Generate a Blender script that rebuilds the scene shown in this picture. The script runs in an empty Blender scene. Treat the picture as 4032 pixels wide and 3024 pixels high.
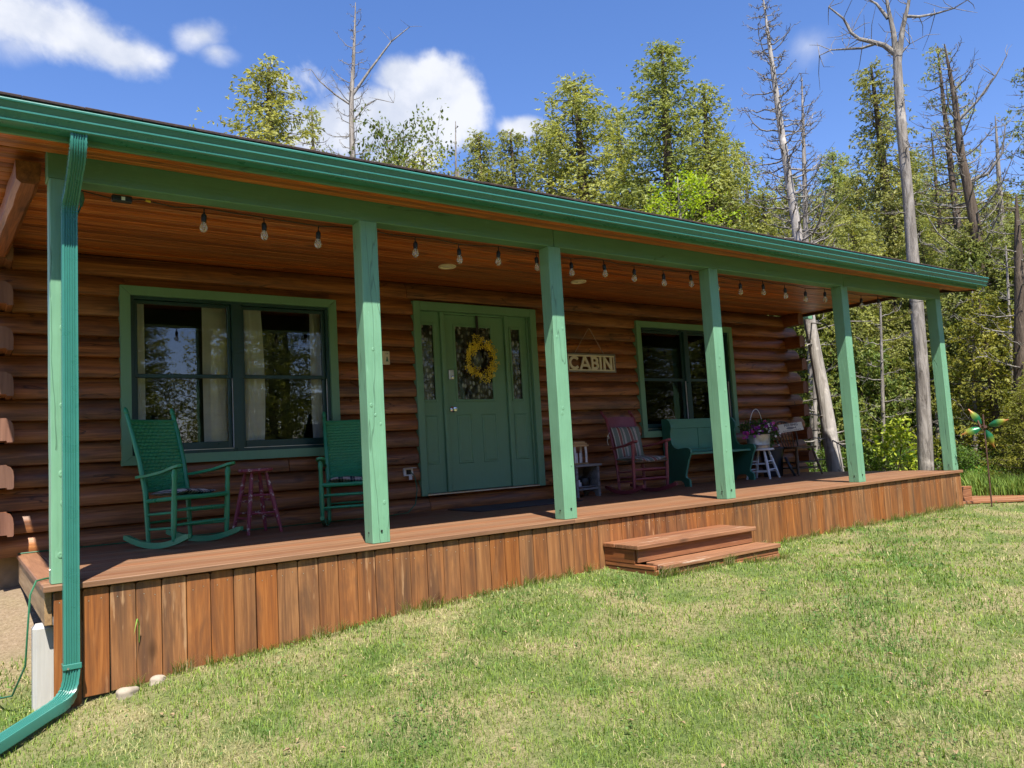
import bpy, bmesh, math, random
import numpy as np
from mathutils import Vector, Matrix, Euler

random.seed(7); rng = np.random.default_rng(7)
scene = bpy.context.scene
COL = scene.collection
R = math.radians

# ------------------------------------------------------------------ camera
CAM = Vector((-0.466, -5.225, 0.605))
PITCH, ROLL, YAW, FPX = R(5.018), R(3.314), R(-35.66), 3042.0
def _rot():
    yaw = Matrix.Rotation(YAW, 3, 'Z'); pit = Matrix.Rotation(PITCH, 3, 'X'); rol = Matrix.Rotation(ROLL, 3, 'Y')
    return yaw @ pit @ rol
MR = _rot()
cd = bpy.data.cameras.new('camera'); cam = bpy.data.objects.new('camera', cd); COL.objects.link(cam)
cd.sensor_fit = 'HORIZONTAL'; cd.sensor_width = 36.0; cd.lens = 36.0 * FPX / 4032.0
cd.clip_start = 0.05; cd.clip_end = 2000
bas = Matrix((MR @ Vector((1, 0, 0)), MR @ Vector((0, 0, 1)), MR @ Vector((0, -1, 0)))).transposed()
cam.matrix_world = Matrix.Translation(CAM) @ bas.to_4x4()
scene.camera = cam
def ray(px, py):                      # photograph pixel (2212 wide) -> direction
    s = 4032 / 2212
    return MR @ Vector(((px * s - 2016) / FPX, 1, -(py * s - 1512) / FPX))
def at(px, py, d):                    # point at horizontal distance d on that ray
    v = ray(px, py); return CAM + v * (d / math.hypot(v.x, v.y))

# ------------------------------------------------------------------ light and sky
SUN_EL, SH = R(60.5), (0.37, 0.93)
S = Vector((-SH[0] * math.cos(SUN_EL), -SH[1] * math.cos(SUN_EL), math.sin(SUN_EL))).normalized()
sl = bpy.data.lights.new('sun', 'SUN'); sun = bpy.data.objects.new('sun', sl); COL.objects.link(sun)
sl.energy = 5.0; sl.angle = R(0.53); sl.color = (1.0, 0.94, 0.84)
sun.rotation_euler = (-S).to_track_quat('-Z', 'Y').to_euler(); sun.location = (0, -20, 30)
world = bpy.data.worlds.new('World'); scene.world = world; world.use_nodes = True
SKY_STRENGTH, EXPOSURE = 0.09, 1.08
scene.view_settings.view_transform = 'Standard'; scene.view_settings.look = 'None'
scene.view_settings.exposure = EXPOSURE; scene.view_settings.gamma = 1.0
scene.cycles.use_denoising = True; scene.cycles.use_adaptive_sampling = True; scene.cycles.adaptive_threshold = .015
scene.cycles.max_bounces = 6; scene.cycles.diffuse_bounces = 3; scene.cycles.glossy_bounces = 3
scene.cycles.transmission_bounces = 4; scene.cycles.transparent_max_bounces = 8
scene.cycles.caustics_reflective = False; scene.cycles.caustics_refractive = False
scene.cycles.sample_clamp_indirect = 6.0

def build_sky():
    nt = world.node_tree; N = nt.nodes; L = nt.links; N.clear()
    def nd(t, **k):
        n = N.new(t)
        for a, b in k.items(): setattr(n, a, b)
        return n
    def math_(op, a, b=None, c=None, clamp=False):
        n = nd('ShaderNodeMath', operation=op, use_clamp=clamp)
        for i, v in enumerate((a, b, c)):
            if v is None: continue
            if isinstance(v, (int, float)): n.inputs[i].default_value = v
            else: L.new(v, n.inputs[i])
        return n.outputs[0]
    sky = nd('ShaderNodeTexSky', sky_type='NISHITA'); sky.sun_disc = False
    sky.sun_elevation = SUN_EL; sky.sun_rotation = math.atan2(S.x, S.y)
    sky.air_density = 1.0; sky.dust_density = 0.3; sky.ozone_density = 2.2; sky.altitude = 300
    tc = nd('ShaderNodeTexCoord'); d = tc.outputs['Generated']
    def dot(v):
        n = nd('ShaderNodeVectorMath', operation='DOT_PRODUCT'); L.new(d, n.inputs[0]); n.inputs[1].default_value = v
        return n.outputs['Value']
    # soft ragged cloud edges
    nz = nd('ShaderNodeTexNoise'); nz.inputs['Scale'].default_value = 7.0; nz.inputs['Detail'].default_value = 9.0; nz.inputs['Roughness'].default_value = 0.58
    nz.inputs['Distortion'].default_value = 0.35
    L.new(d, nz.inputs['Vector'])
    nz2 = nd('ShaderNodeTexNoise'); nz2.inputs['Scale'].default_value = 17.0; nz2.inputs['Detail'].default_value = 7.0
    L.new(d, nz2.inputs['Vector'])
    rag = math_('MULTIPLY_ADD', math_('SUBTRACT', nz.outputs['Fac'], 0.5), 2.3, math_('MULTIPLY', math_('SUBTRACT', nz2.outputs['Fac'], 0.5), 1.3))
    spots = [  # photograph pixel, half width, half height (pixels), tilt, weight: the clouds in view
        (60, 40, 140, 58, -12, .8), (170, 75, 125, 62, -22, .85), (255, 118, 92, 48, -15, .8), (40, 90, 60, 40, 0, 0.35),
        (440, 75, 56, 34, 10, 0.6), (465, 112, 40, 26, -20, 0.45),
        (940, 195, 105, 75, 0, 1.05), (860, 160, 70, 55, 0, 0.9), (800, 265, 210, 95, 0, 1.25), (690, 275, 130, 75, 0, 1.2), (860, 335, 110, 50, 0, 1.0),
        (1140, 275, 62, 28, 0, 0.9), (1745, 100, 60, 45, 30, 0.25), (1690, 560, 70, 60, 0, 0.3)]
    acc = None
    rag1 = math_('ADD', rag, 1.25)
    def add(c, e1, e2, w):
        """one elliptical cloud bank round direction c; e1, e2 = tangents divided by their angular half sizes"""
        nonlocal acc
        a1, a2 = e1.normalized(), e2.normalized(); n = a1.cross(a2).normalized(); a2 = n.cross(a1)
        mp = nd('ShaderNodeMapping', vector_type='TEXTURE'); L.new(d, mp.inputs['Vector'])
        mp.inputs['Location'].default_value = c; mp.inputs['Rotation'].default_value = Matrix((a1, a2, n)).transposed().to_euler()
        mp.inputs['Scale'].default_value = (1 / e1.length, 1 / e2.length, .5)
        ln = nd('ShaderNodeVectorMath', operation='LENGTH'); L.new(mp.outputs[0], ln.inputs[0])
        m = math_('MULTIPLY_ADD', ln.outputs['Value'], -1.15, rag1)
        if w != 1: m = math_('MULTIPLY', m, w)
        acc = m if acc is None else math_('MAXIMUM', acc, m)
    for px, py, hx, hy, tilt, w in spots:
        c = ray(px, py).normalized()
        a = R(tilt); ux, uy = math.cos(a), math.sin(a)
        e1 = (ray(px + ux * 10, py - uy * 10).normalized() - c).normalized()
        e2 = (ray(px - uy * 10, py - ux * 10).normalized() - c).normalized()
        k = 4032 / 2212 / FPX
        add(c, e1 / (hx * k), e2 / (hy * k), w)
    for i in range(7):                 # the same fair-weather clouds all round the rest of the sky
        az = R(95 + i * 37 + random.uniform(-8, 8)); el = R(random.uniform(14, 38))
        c = Vector((math.sin(az) * math.cos(el), math.cos(az) * math.cos(el), math.sin(el)))
        e1 = c.cross(Vector((0, 0, 1))).normalized(); e2 = e1.cross(c).normalized()
        add(c, e1 / random.uniform(.1, .2), e2 / random.uniform(.05, .09), 0.95)
    ramp = nd('ShaderNodeMapRange', interpolation_type='SMOOTHSTEP'); ramp.inputs['From Min'].default_value = 0.0; ramp.inputs['From Max'].default_value = 0.7
    L.new(acc, ramp.inputs['Value'])
    mix = nd('ShaderNodeMix', data_type='RGBA'); L.new(math_('MULTIPLY', ramp.outputs['Result'], 0.93), mix.inputs['Factor'])
    sat = nd('ShaderNodeHueSaturation'); sat.inputs['Saturation'].default_value = 1.2; sat.inputs['Value'].default_value = 1.05
    tint = nd('ShaderNodeMix', data_type='RGBA', blend_type='MULTIPLY'); tint.inputs['Factor'].default_value = 1.0; tint.inputs['B'].default_value = (1.12, .98, 1.14, 1)
    L.new(sky.outputs['Color'], sat.inputs['Color']); L.new(sat.outputs['Color'], tint.inputs['A']); L.new(tint.outputs['Result'], mix.inputs['A'])
    cc = nd('ShaderNodeMix', data_type='RGBA'); shade = nd('ShaderNodeMapRange', interpolation_type='SMOOTHSTEP'); shade.inputs['From Min'].default_value = .40; shade.inputs['From Max'].default_value = .60; L.new(math_('MULTIPLY_ADD', nz2.outputs['Fac'], .45, math_('MULTIPLY', nz.outputs['Fac'], .55)), shade.inputs['Value']); L.new(shade.outputs['Result'], cc.inputs['Factor'])
    cc.inputs['A'].default_value = (3.7, 4.0, 4.7, 1); cc.inputs['B'].default_value = (5.2, 5.3, 5.6, 1)
    L.new(cc.outputs['Result'], mix.inputs['B'])
    bg = nd('ShaderNodeBackground'); bg.inputs['Strength'].default_value = SKY_STRENGTH
    L.new(mix.outputs['Result'], bg.inputs['Color'])
    out = nd('ShaderNodeOutputWorld'); L.new(bg.outputs[0], out.inputs['Surface'])
build_sky(); world.cycles.sampling_method = 'MANUAL'; world.cycles.sample_map_resolution = 1024

# ------------------------------------------------------------------ mesh helpers
class MB:
    """collects vertices and faces; build() links them as ONE mesh object"""
    def __init__(s): s.v = []; s.f = []; s.M = None
    def add(s, vs, fs):
        o = len(s.v)
        if s.M is not None: vs = [s.M @ Vector(p) for p in vs]
        s.v += [tuple(p) for p in vs]; s.f += [tuple(i + o for i in f) for f in fs]; return s
    def box(s, x0, x1, y0, y1, z0, z1, ch=0.0):
        if ch <= 0:
            vs = [(x, y, z) for x in (x0, x1) for y in (y0, y1) for z in (z0, z1)]
            return s.add(vs, [(0, 1, 3, 2), (4, 6, 7, 5), (0, 4, 5, 1), (2, 3, 7, 6), (0, 2, 6, 4), (1, 5, 7, 3)])
        c = [(x0 + x1) / 2, (y0 + y1) / 2, (z0 + z1) / 2]; h = [(x1 - x0) / 2, (y1 - y0) / 2, (z1 - z0) / 2]
        idx = {}; vs = []
        for sx in (-1, 1):
            for sy in (-1, 1):
                for sz in (-1, 1):
                    sg = (sx, sy, sz)
                    for a in range(3):
                        idx[(sg, a)] = len(vs)
                        vs.append([c[k] + sg[k] * (h[k] if k == a else h[k] - min(ch, h[k] * .9)) for k in range(3)])
        fs = []
        def quad(a, b, c_, d): fs.append((a, b, c_, d))
        for a in range(3):
            b, e = [(1, 2), (2, 0), (0, 1)][a]
            for sa in (-1, 1):
                q = []
                for sb, se in ((-1, -1), (1, -1), (1, 1), (-1, 1)):
                    g = [0, 0, 0]; g[a] = sa; g[b] = sb; g[e] = se; q.append(idx[(tuple(g), a)])
                fs.append(tuple(q if sa > 0 else q[::-1]))
            # edges parallel to axis a
            for sb in (-1, 1):
                for se in (-1, 1):
                    g0 = [0, 0, 0]; g0[b] = sb; g0[e] = se; g1 = list(g0); g0[a] = -1; g1[a] = 1
                    q = (idx[(tuple(g0), b)], idx[(tuple(g1), b)], idx[(tuple(g1), e)], idx[(tuple(g0), e)])
                    fs.append(q if sb * se > 0 else q[::-1])
        for sx in (-1, 1):
            for sy in (-1, 1):
                for sz in (-1, 1):
                    g = (sx, sy, sz); t = (idx[(g, 0)], idx[(g, 1)], idx[(g, 2)])
                    fs.append(t if sx * sy * sz > 0 else t[::-1])
        return s.add(vs, fs)
    def tube(s, pts, rad, n=8, cap=True, flat=1.0):
        pts = [Vector(p) for p in pts]
        if not hasattr(rad, '__len__'): rad = [rad] * len(pts)
        vs = []; fs = []; up = None
        for i, p in enumerate(pts):
            t = (pts[min(i + 1, len(pts) - 1)] - pts[max(i - 1, 0)])
            t = t.normalized() if t.length > 1e-9 else Vector((0, 0, 1))
            if up is None: up = Vector((0, 0, 1)) if abs(t.z) < .9 else Vector((0, 1, 0))
            a = t.cross(up)
            if a.length < 1e-6: a = t.orthogonal()
            a.normalize(); b = a.cross(t).normalized(); up = b
            for k in range(n):
                th = 2 * math.pi * k / n
                vs.append(p + a * (math.cos(th) * rad[i]) + b * (math.sin(th) * rad[i] * flat))
        for i in range(len(pts) - 1):
            for k in range(n):
                fs.append((i * n + k, i * n + (k + 1) % n, (i + 1) * n + (k + 1) % n, (i + 1) * n + k))
        if cap:
            fs.append(tuple(range(n))[::-1]); fs.append(tuple((len(pts) - 1) * n + k for k in range(n)))
        return s.add(vs, fs)
    def lathe(s, prof, c=(0, 0, 0), n=16, cap=True):
        vs = []; fs = []
        for r, z in prof:
            for k in range(n):
                th = 2 * math.pi * k / n; vs.append((c[0] + r * math.cos(th), c[1] + r * math.sin(th), c[2] + z))
        m = len(prof)
        for i in range(m - 1):
            for k in range(n): fs.append((i * n + k, i * n + (k + 1) % n, (i + 1) * n + (k + 1) % n, (i + 1) * n + k))
        if cap: fs.append(tuple(range(n))[::-1]); fs.append(tuple((m - 1) * n + k for k in range(n)))
        return s.add(vs, fs)
    def prism(s, poly, axis, a0, a1):
        """poly of 2-d points extruded along axis: 'x' -> (y,z), 'y' -> (x,z), 'z' -> (x,y)"""
        def p3(p, a): return {'x': (a, p[0], p[1]), 'y': (p[0], a, p[1]), 'z': (p[0], p[1], a)}[axis]
        n = len(poly); vs = [p3(p, a0) for p in poly] + [p3(p, a1) for p in poly]
        fs = [(i, (i + 1) % n, n + (i + 1) % n, n + i) for i in range(n)] + [tuple(range(n))[::-1], tuple(range(n, 2 * n))]
        return s.add(vs, fs)
    def stroke(s, pts, w, y0, y1, closed=False):
        """thick polyline in the x-z plane, extruded in y (for lettering)"""
        P = [Vector((p[0], p[1])) for p in pts]; n = len(P); Lp = []; Rp = []
        for i in range(n):
            a = P[i - 1] if (i > 0 or closed) else P[i]; b = P[(i + 1) % n] if (i < n - 1 or closed) else P[i]
            d1 = (P[i] - a); d2 = (b - P[i])
            d1 = d1.normalized() if d1.length else d2.normalized(); d2 = d2.normalized() if d2.length else d1
            t = (d1 + d2).normalized(); nn = Vector((-t.y, t.x)); k = 1 / max(.5, nn.dot(Vector((-d1.y, d1.x))))
            Lp.append(P[i] + nn * w / 2 * k); Rp.append(P[i] - nn * w / 2 * k)
        vs = [(p.x, y, p.y) for y in (y0, y1) for p in Lp + Rp]; m = 2 * n; fs = []
        rngi = range(n if closed else n - 1)
        for i in rngi:
            j = (i + 1) % n
            fs += [(i, n + i, n + j, j), (m + i, m + j, m + n + j, m + n + i), (i, j, m + j, m + i), (n + i, m + n + i, m + n + j, n + j)]
        if not closed: fs += [(0, m, m + n, n), (n - 1, 2 * n - 1, m + 2 * n - 1, m + n - 1)]
        return s.add(vs, fs)
    def build(s, name, mat, parent=None, smooth=False, angle=40, loc=None, fix=True):
        me = bpy.data.meshes.new(name); me.from_pydata(s.v, [], s.f); me.update()
        if fix:
            bm = bmesh.new(); bm.from_mesh(me); bmesh.ops.recalc_face_normals(bm, faces=bm.faces); bm.to_mesh(me); bm.free()
        if smooth:
            me.polygons.foreach_set('use_smooth', [True] * len(me.polygons))
            try: me.set_sharp_from_angle(angle=R(angle))
            except Exception: pass
        me.materials.append(M[mat] if isinstance(mat, str) else mat)
        return obj_from(name, me, parent, loc)

def obj_from(name, me, parent=None, loc=None, rot=None, scl=None):
    o = bpy.data.objects.new(name, me); COL.objects.link(o)
    if parent is not None: o.parent = parent
    if loc is not None: o.location = loc
    if rot is not None: o.rotation_euler = rot
    if scl is not None: o.scale = scl
    return o
def thing(name, label, cat, loc=(0, 0, 0), rz=0.0, group=None):
    o = bpy.data.objects.new(name, None); COL.objects.link(o); o.empty_display_size = .1
    o.location = loc; o.rotation_euler = (0, 0, rz); tag(o, label, cat, group); return o
def tag(o, label, cat, group=None):
    o['label'] = label; o['category'] = cat
    if group: o['group'] = group
    return o
def struct(o, kind='structure'): o['kind'] = kind; return o
def copy_tree(o, parent=None):
    c = o.copy(); COL.objects.link(c)
    if parent is not None: c.parent = parent
    for ch in list(o.children): copy_tree(ch, c)
    return c
def mesh_np(name, V, F, mat, col=None, smooth=False):
    """V (n,3), F (m,k) arrays -> mesh; col (n,3) vertex colours"""
    V = np.asarray(V, np.float32); F = np.asarray(F, np.int32); k = F.shape[1]
    me = bpy.data.meshes.new(name)
    me.vertices.add(len(V)); me.vertices.foreach_set('co', V.ravel())
    me.loops.add(F.size); me.loops.foreach_set('vertex_index', F.ravel())
    me.polygons.add(len(F)); me.polygons.foreach_set('loop_start', np.arange(0, F.size, k, dtype=np.int32))
    me.update(calc_edges=True)
    if col is not None:
        a = me.color_attributes.new('Col', 'FLOAT_COLOR', 'POINT')
        c4 = np.ones((len(V), 4), np.float32); c4[:, :3] = col; a.data.foreach_set('color', c4.ravel())
    if smooth: me.polygons.foreach_set('use_smooth', np.ones(len(F), bool))
    me.materials.append(M[mat] if isinstance(mat, str) else mat); me.validate(); return me

# ------------------------------------------------------------------ materials
M = {}
class NT:
    def __init__(s, name):
        s.m = bpy.data.materials.new(name); s.m.use_nodes = True; s.t = s.m.node_tree; s.t.nodes.clear(); M[name] = s.m
        s.out = s.n('ShaderNodeOutputMaterial'); s.tc = s.n('ShaderNodeTexCoord'); s.oi = s.n('ShaderNodeObjectInfo')
    def n(s, t, **k):
        nd = s.t.nodes.new(t)
        for a, b in k.items(): setattr(nd, a, b)
        return nd
    def l(s, a, b): s.t.links.new(a, b)
    def mth(s, op, a, b=None, c=None, clamp=False):
        nd = s.n('ShaderNodeMath', operation=op, use_clamp=clamp)
        for i, v in enumerate((a, b, c)):
            if v is None: continue
            if isinstance(v, (int, float)): nd.inputs[i].default_value = v
            else: s.l(v, nd.inputs[i])
        return nd.outputs[0]
    def coord(s, scale=(1, 1, 1), src='Object', rnd=True):
        mp = s.n('ShaderNodeMapping'); mp.inputs['Scale'].default_value = scale; s.l(s.tc.outputs[src], mp.inputs['Vector'])
        if rnd:
            cx = s.n('ShaderNodeCombineXYZ')
            for i, k in enumerate((37.1, 91.7, 53.3)): s.l(s.mth('MULTIPLY', s.oi.outputs['Random'], k), cx.inputs[i])
            s.l(cx.outputs[0], mp.inputs['Location'])
        return mp.outputs[0]
    def noise(s, vec, scale, detail=4, rough=.55, dist=0.0):
        nd = s.n('ShaderNodeTexNoise'); nd.inputs['Scale'].default_value = scale; nd.inputs['Detail'].default_value = detail
        nd.inputs['Roughness'].default_value = rough; nd.inputs['Distortion'].default_value = dist; s.l(vec, nd.inputs['Vector']); return nd.outputs['Fac']
    def ramp(s, fac, stops):
        nd = s.n('ShaderNodeValToRGB'); e = nd.color_ramp.elements
        while len(e) < len(stops): e.new(0.5)
        for el, (p, c) in zip(e, stops): el.position = p; el.color = (*c, 1) if len(c) == 3 else c
        s.l(fac, nd.inputs['Fac']); return nd.outputs['Color']
    def mix(s, fac, a, b, blend='MIX'):
        nd = s.n('ShaderNodeMix', data_type='RGBA', blend_type=blend)
        for k, v in (('Factor', fac), ('A', a), ('B', b)):
            if isinstance(v, (int, float)): nd.inputs[k].default_value = v
            elif isinstance(v, tuple): nd.inputs[k].default_value = (*v, 1)
            else: s.l(v, nd.inputs[k])
        return nd.outputs['Result']
    def rmap(s, v, a, b, c, d):
        nd = s.n('ShaderNodeMapRange'); nd.inputs['From Min'].default_value = a; nd.inputs['From Max'].default_value = b
        nd.inputs['To Min'].default_value = c; nd.inputs['To Max'].default_value = d; s.l(v, nd.inputs['Value']); return nd.outputs['Result']
    def bump(s, h, strength, dist=.01):
        nd = s.n('ShaderNodeBump'); nd.inputs['Strength'].default_value = strength; nd.inputs['Distance'].default_value = dist; s.l(h, nd.inputs['Height']); return nd.outputs[0]
    def bsdf(s, col, rough=.6, nrm=None, spec=.5, metal=0.0, **k):
        b = s.n('ShaderNodeBsdfPrincipled')
        for nm, v in (('Base Color', col), ('Roughness', rough), ('Metallic', metal), ('Specular IOR Level', spec)):
            if isinstance(v, tuple): b.inputs[nm].default_value = (*v, 1)
            elif isinstance(v, (int, float)): b.inputs[nm].default_value = v
            else: s.l(v, b.inputs[nm])
        for nm, v in k.items(): b.inputs[nm.replace('_', ' ')].default_value = v
        if nrm is not None: s.l(nrm, b.inputs['Normal'])
        s.l(b.outputs[0], s.out.inputs['Surface']); return b

def wood(name, axis, dark, mid, light, rough=.5, stain=None, stain_amt=.5, knots=.5, var=.25, cracks=0.0, bump=.25, gscale=1.0, edge=None, scuff=None):
    """stained timber: grain stretched along axis, knots, drying cracks, weathered blotches, every piece a little different"""
    t = NT(name); a = 'xyz'.index(axis)
    def sc(along, across): v = [across] * 3; v[a] = along; return tuple(v)
    g1 = t.noise(t.coord(sc(1.2 * gscale, 26 * gscale)), 1.0, 5, .6, .9)
    g2 = t.noise(t.coord(sc(4 * gscale, 150 * gscale)), 1.0, 3, .6)
    f = t.mth('ADD', t.mth('MULTIPLY', g1, .72), t.mth('MULTIPLY', g2, .28))
    col = t.ramp(f, [(.33, dark), (.5, mid), (.68, light)])
    if stain:
        st = t.noise(t.coord(sc(1.1, 5.5)), 1.0, 5, .62, .6)
        st2 = t.rmap(st, .47, .66, 0, stain_amt); col = t.mix(st2, col, stain)
    if knots:
        vo = t.n('ShaderNodeTexVoronoi'); vo.inputs['Scale'].default_value = 1.0; vo.inputs['Randomness'].default_value = 1.0
        t.l(t.coord(sc(2.1, 4.6)), vo.inputs['Vector'])
        dd = t.mth('ADD', vo.outputs['Distance'], t.mth('MULTIPLY', t.mth('SUBTRACT', g1, .5), .12))
        kn = t.rmap(dd, .05, .17, 1, 0)
        s2 = t.n('ShaderNodeSeparateColor'); t.l(vo.outputs['Color'], s2.inputs[0])
        pick = t.mth('GREATER_THAN', s2.outputs[0], 1 - knots)
        col = t.mix(t.mth('MULTIPLY', t.mth('MULTIPLY', kn, pick), .8), col, tuple(c * .42 for c in dark))
    hgt = f
    if cracks:
        cn = t.noise(t.coord(sc(.9, 6)), 1.0, 3, .5)
        cr = t.mth('ABSOLUTE', t.mth('SUBTRACT', cn, .5)); ms = t.noise(t.coord(sc(1.3, 2.2)), 1.0, 1)
        cr = t.mth('MULTIPLY', t.rmap(cr, .0, .011, 1, 0), t.mth('GREATER_THAN', ms, 1 - cracks))
        col = t.mix(t.mth('MULTIPLY', cr, .85), col, tuple(c * .25 for c in dark)); hgt = t.mth('SUBTRACT', f, t.mth('MULTIPLY', cr, .9))
    if scuff:
        sn = t.noise(t.coord(sc(3, 30)), 1.0, 4, .6); sm = t.noise(t.coord(sc(.8, 2.5)), 1.0, 2)
        k = t.mth('MULTIPLY', t.rmap(sn, .58, .66, 0, 1), t.rmap(sm, .52, .66, 0, .75)); col = t.mix(k, col, scuff)
    hv = t.n('ShaderNodeHueSaturation'); t.l(col, hv.inputs['Color'])
    t.l(t.rmap(t.oi.outputs['Random'], 0, 1, 1 - var, 1 + var), hv.inputs['Value'])
    r2 = t.mth('FRACT', t.mth('MULTIPLY', t.oi.outputs['Random'], 7.77)); t.l(t.rmap(r2, 0, 1, .496, .505), hv.inputs['Hue'])
    t.l(t.rmap(r2, 0, 1, 1.06, .94), hv.inputs['Saturation'])
    t.bsdf(hv.outputs[0], t.rmap(f, .3, .7, rough + .1, rough - .05), t.bump(hgt, bump, .006)); return t.m

def paint(name, col, rough=.42, var=.12, axis='z', bump=.25, chips=None, chip_amt=.6, spec=.5, cracks=0.0):
    """brushed paint over grained wood"""
    t = NT(name); a = 'xyz'.index(axis)
    def sc(al, ac): v = [ac] * 3; v[a] = al; return tuple(v)
    g = t.noise(t.coord(sc(3, 60)), 1.0, 4, .6, .4); b = t.noise(t.coord((3, 3, 3)), 1.0, 4)
    f = t.mth('ADD', t.mth('MULTIPLY', g, .5), t.mth('MULTIPLY', b, .5))
    c = t.ramp(f, [(.3, tuple(x * (1 - var) for x in col)), (.7, tuple(min(1, x * (1 + var)) for x in col))])
    h = g
    if cracks:      # checks that have opened in the timber under the paint, and fine scuffs
        cn = t.noise(t.coord(sc(.45, 4.5)), 1.0, 4, .45); cr = t.mth('ABSOLUTE', t.mth('SUBTRACT', cn, .5)); ms = t.noise(t.coord(sc(.7, 1.3)), 1.0, 1)
        cr = t.mth('MULTIPLY', t.rmap(cr, .0, .007, 1, 0), t.mth('GREATER_THAN', ms, 1 - cracks)); c = t.mix(t.mth('MULTIPLY', cr, .6), c, tuple(x * .3 for x in col)); h = t.mth('SUBTRACT', g, cr)
        sf = t.noise(t.coord(sc(6, 22)), 1.0, 5, .7); c = t.mix(t.rmap(sf, .62, .72, 0, .45), c, tuple(min(1, x * 1.35 + .05) for x in col)); c = t.mix(t.rmap(sf, .36, .27, 0, .35), c, tuple(x * .7 for x in col))
    if chips:
        n1 = t.noise(t.coord((22, 22, 22)), 1.0, 5, .65); k = t.rmap(n1, chip_amt, chip_amt + .03, 0, 1); c = t.mix(k, c, chips); h = t.mth('SUBTRACT', g, k)
    t.bsdf(c, t.rmap(b, .3, .7, rough - .08, rough + .1), t.bump(h, bump, .004), spec=spec); return t.m

def plain(name, col, rough=.5, metal=0.0, var=.1, scale=8, bump=0.0, spec=.5):
    t = NT(name); n = t.noise(t.coord((scale,) * 3), 1.0, 5)
    c = t.ramp(n, [(.3, tuple(x * (1 - var) for x in col)), (.7, tuple(min(1, x * (1 + var)) for x in col))])
    t.bsdf(c, t.rmap(n, .3, .7, max(.02, rough - .06), rough + .06), t.bump(n, bump, .004) if bump else None, metal=metal, spec=spec); return t.m

# timber
wood('log_wood', 'x', (.095, .033, .012), (.265, .096, .030), (.45, .185, .060), rough=.44, stain=(.065, .031, .022), stain_amt=.75, knots=.5, var=.16, cracks=.5, bump=.35)
wood('log_wood_y', 'y', (.10, .034, .013), (.23, .078, .025), (.36, .135, .042), rough=.5, stain=(.06, .03, .022), stain_amt=.5, knots=.4, var=.2, cracks=.4, bump=.35)
wood('end_grain', 'z', (.10, .042, .025), (.17, .078, .048), (.24, .12, .075), rough=.7, knots=0, var=.15, cracks=.3, bump=.5, gscale=.5)
wood('ceiling_wood', 'x', (.15, .038, .008), (.35, .102, .020), (.53, .182, .042), rough=.38, knots=.4, var=.38, bump=.15, stain=(.14, .042, .013), stain_amt=.6)
wood('deck_wood', 'x', (.14, .064, .030), (.205, .098, .047), (.28, .143, .072), rough=.55, knots=.1, var=.12, bump=.45, stain=(.14, .06, .03), stain_amt=.5)
wood('deck_wood_y', 'y', (.15, .064, .031), (.215, .096, .047), (.29, .14, .072), rough=.55, knots=.1, var=.12, bump=.45, stain=(.15, .062, .032), stain_amt=.5)
wood('skirt_wood', 'z', (.125, .046, .016), (.24, .094, .030), (.37, .165, .058), rough=.5, stain=(.065, .034, .021), stain_amt=.72, knots=.32, var=.11, cracks=.15, bump=.4, scuff=(.42, .24, .12))
wood('step_wood', 'x', (.15, .062, .028), (.235, .103, .048), (.34, .165, .08), rough=.55, knots=.15, var=.12, bump=.5, cracks=.3, scuff=(.55, .43, .33), stain=(.11, .042, .022), stain_amt=.5)
wood('rim_wood', 'y', (.17, .10, .045), (.27, .17, .08), (.36, .245, .13), rough=.7, knots=.2, var=.1, bump=.4)
wood('grey_wood', 'x', (.10, .095, .095), (.19, .185, .185), (.29, .285, .285), rough=.7, knots=0, var=.1, bump=.3)
wood('pale_wood', 'x', (.34, .2, .09), (.5, .32, .15), (.62, .43, .23), rough=.65, knots=0, var=.1, bump=.2)
wood('brown_chair_wood', 'z', (.045, .028, .014), (.085, .052, .026), (.14, .09, .048), rough=.5, knots=0, var=.1, bump=.2)
wood('dark_trim', 'y', (.03, .012, .008), (.055, .02, .012), (.08, .03, .018), rough=.55, knots=0, var=.1, bump=.2)
# paint and metal
paint('green_paint', (.148, .325, .198), rough=.48, var=.14, bump=.6, cracks=.5)
paint('green_paint_x', (.148, .325, .198), rough=.45, var=.1, axis='x', bump=.3)
paint('door_green', (.14, .30, .185), rough=.5, var=.07, bump=.12)
paint('shaded_beam_green', (.09, .215, .125), rough=.5, var=.1, axis='x', bump=.4, cracks=.45)  # post green darkened for beam and fascia: eave shade put into the colour
paint('teal_sash', (.013, .05, .05), rough=.35, var=.1, bump=.1)
paint('chair_green', (.02, .23, .11), rough=.32, var=.14, bump=.15, chips=(.10, .2, .12), chip_amt=.70)
paint('chair_green_x', (.02, .23, .11), rough=.32, var=.14, bump=.15, axis='x')
paint('bench_green', (.075, .26, .18), rough=.42, var=.08, axis='x', bump=.12)
paint('bench_dark_green', (.025, .13, .085), rough=.42, var=.08, bump=.12)
paint('maroon_paint', (.21, .045, .058), rough=.4, var=.2, bump=.2, chips=(.30, .14, .12), chip_amt=.66)
paint('stool_maroon', (.24, .04, .065), rough=.5, var=.2, bump=.3, chips=(.55, .45, .4), chip_amt=.58)
paint('white_paint', (.72, .73, .75), rough=.4, var=.04, bump=.1)
paint('sign_white', (.66, .62, .5), rough=.6, var=.08, bump=.2, chips=(.3, .22, .14), chip_amt=.68)
paint('concrete', (.44, .43, .40), rough=.85, var=.14, bump=.5)
plain('gutter_green', (.036, .185, .148), rough=.3, var=.05, spec=.6)
plain('black_plastic', (.012, .012, .013), rough=.45)
plain('dark_plastic', (.022, .027, .036), rough=.5, var=.1, scale=3)
plain('galvanised', (.46, .47, .48), rough=.42, metal=.75, var=.25, scale=14)
plain('chrome', (.75, .75, .74), rough=.15, metal=1.0)
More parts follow.
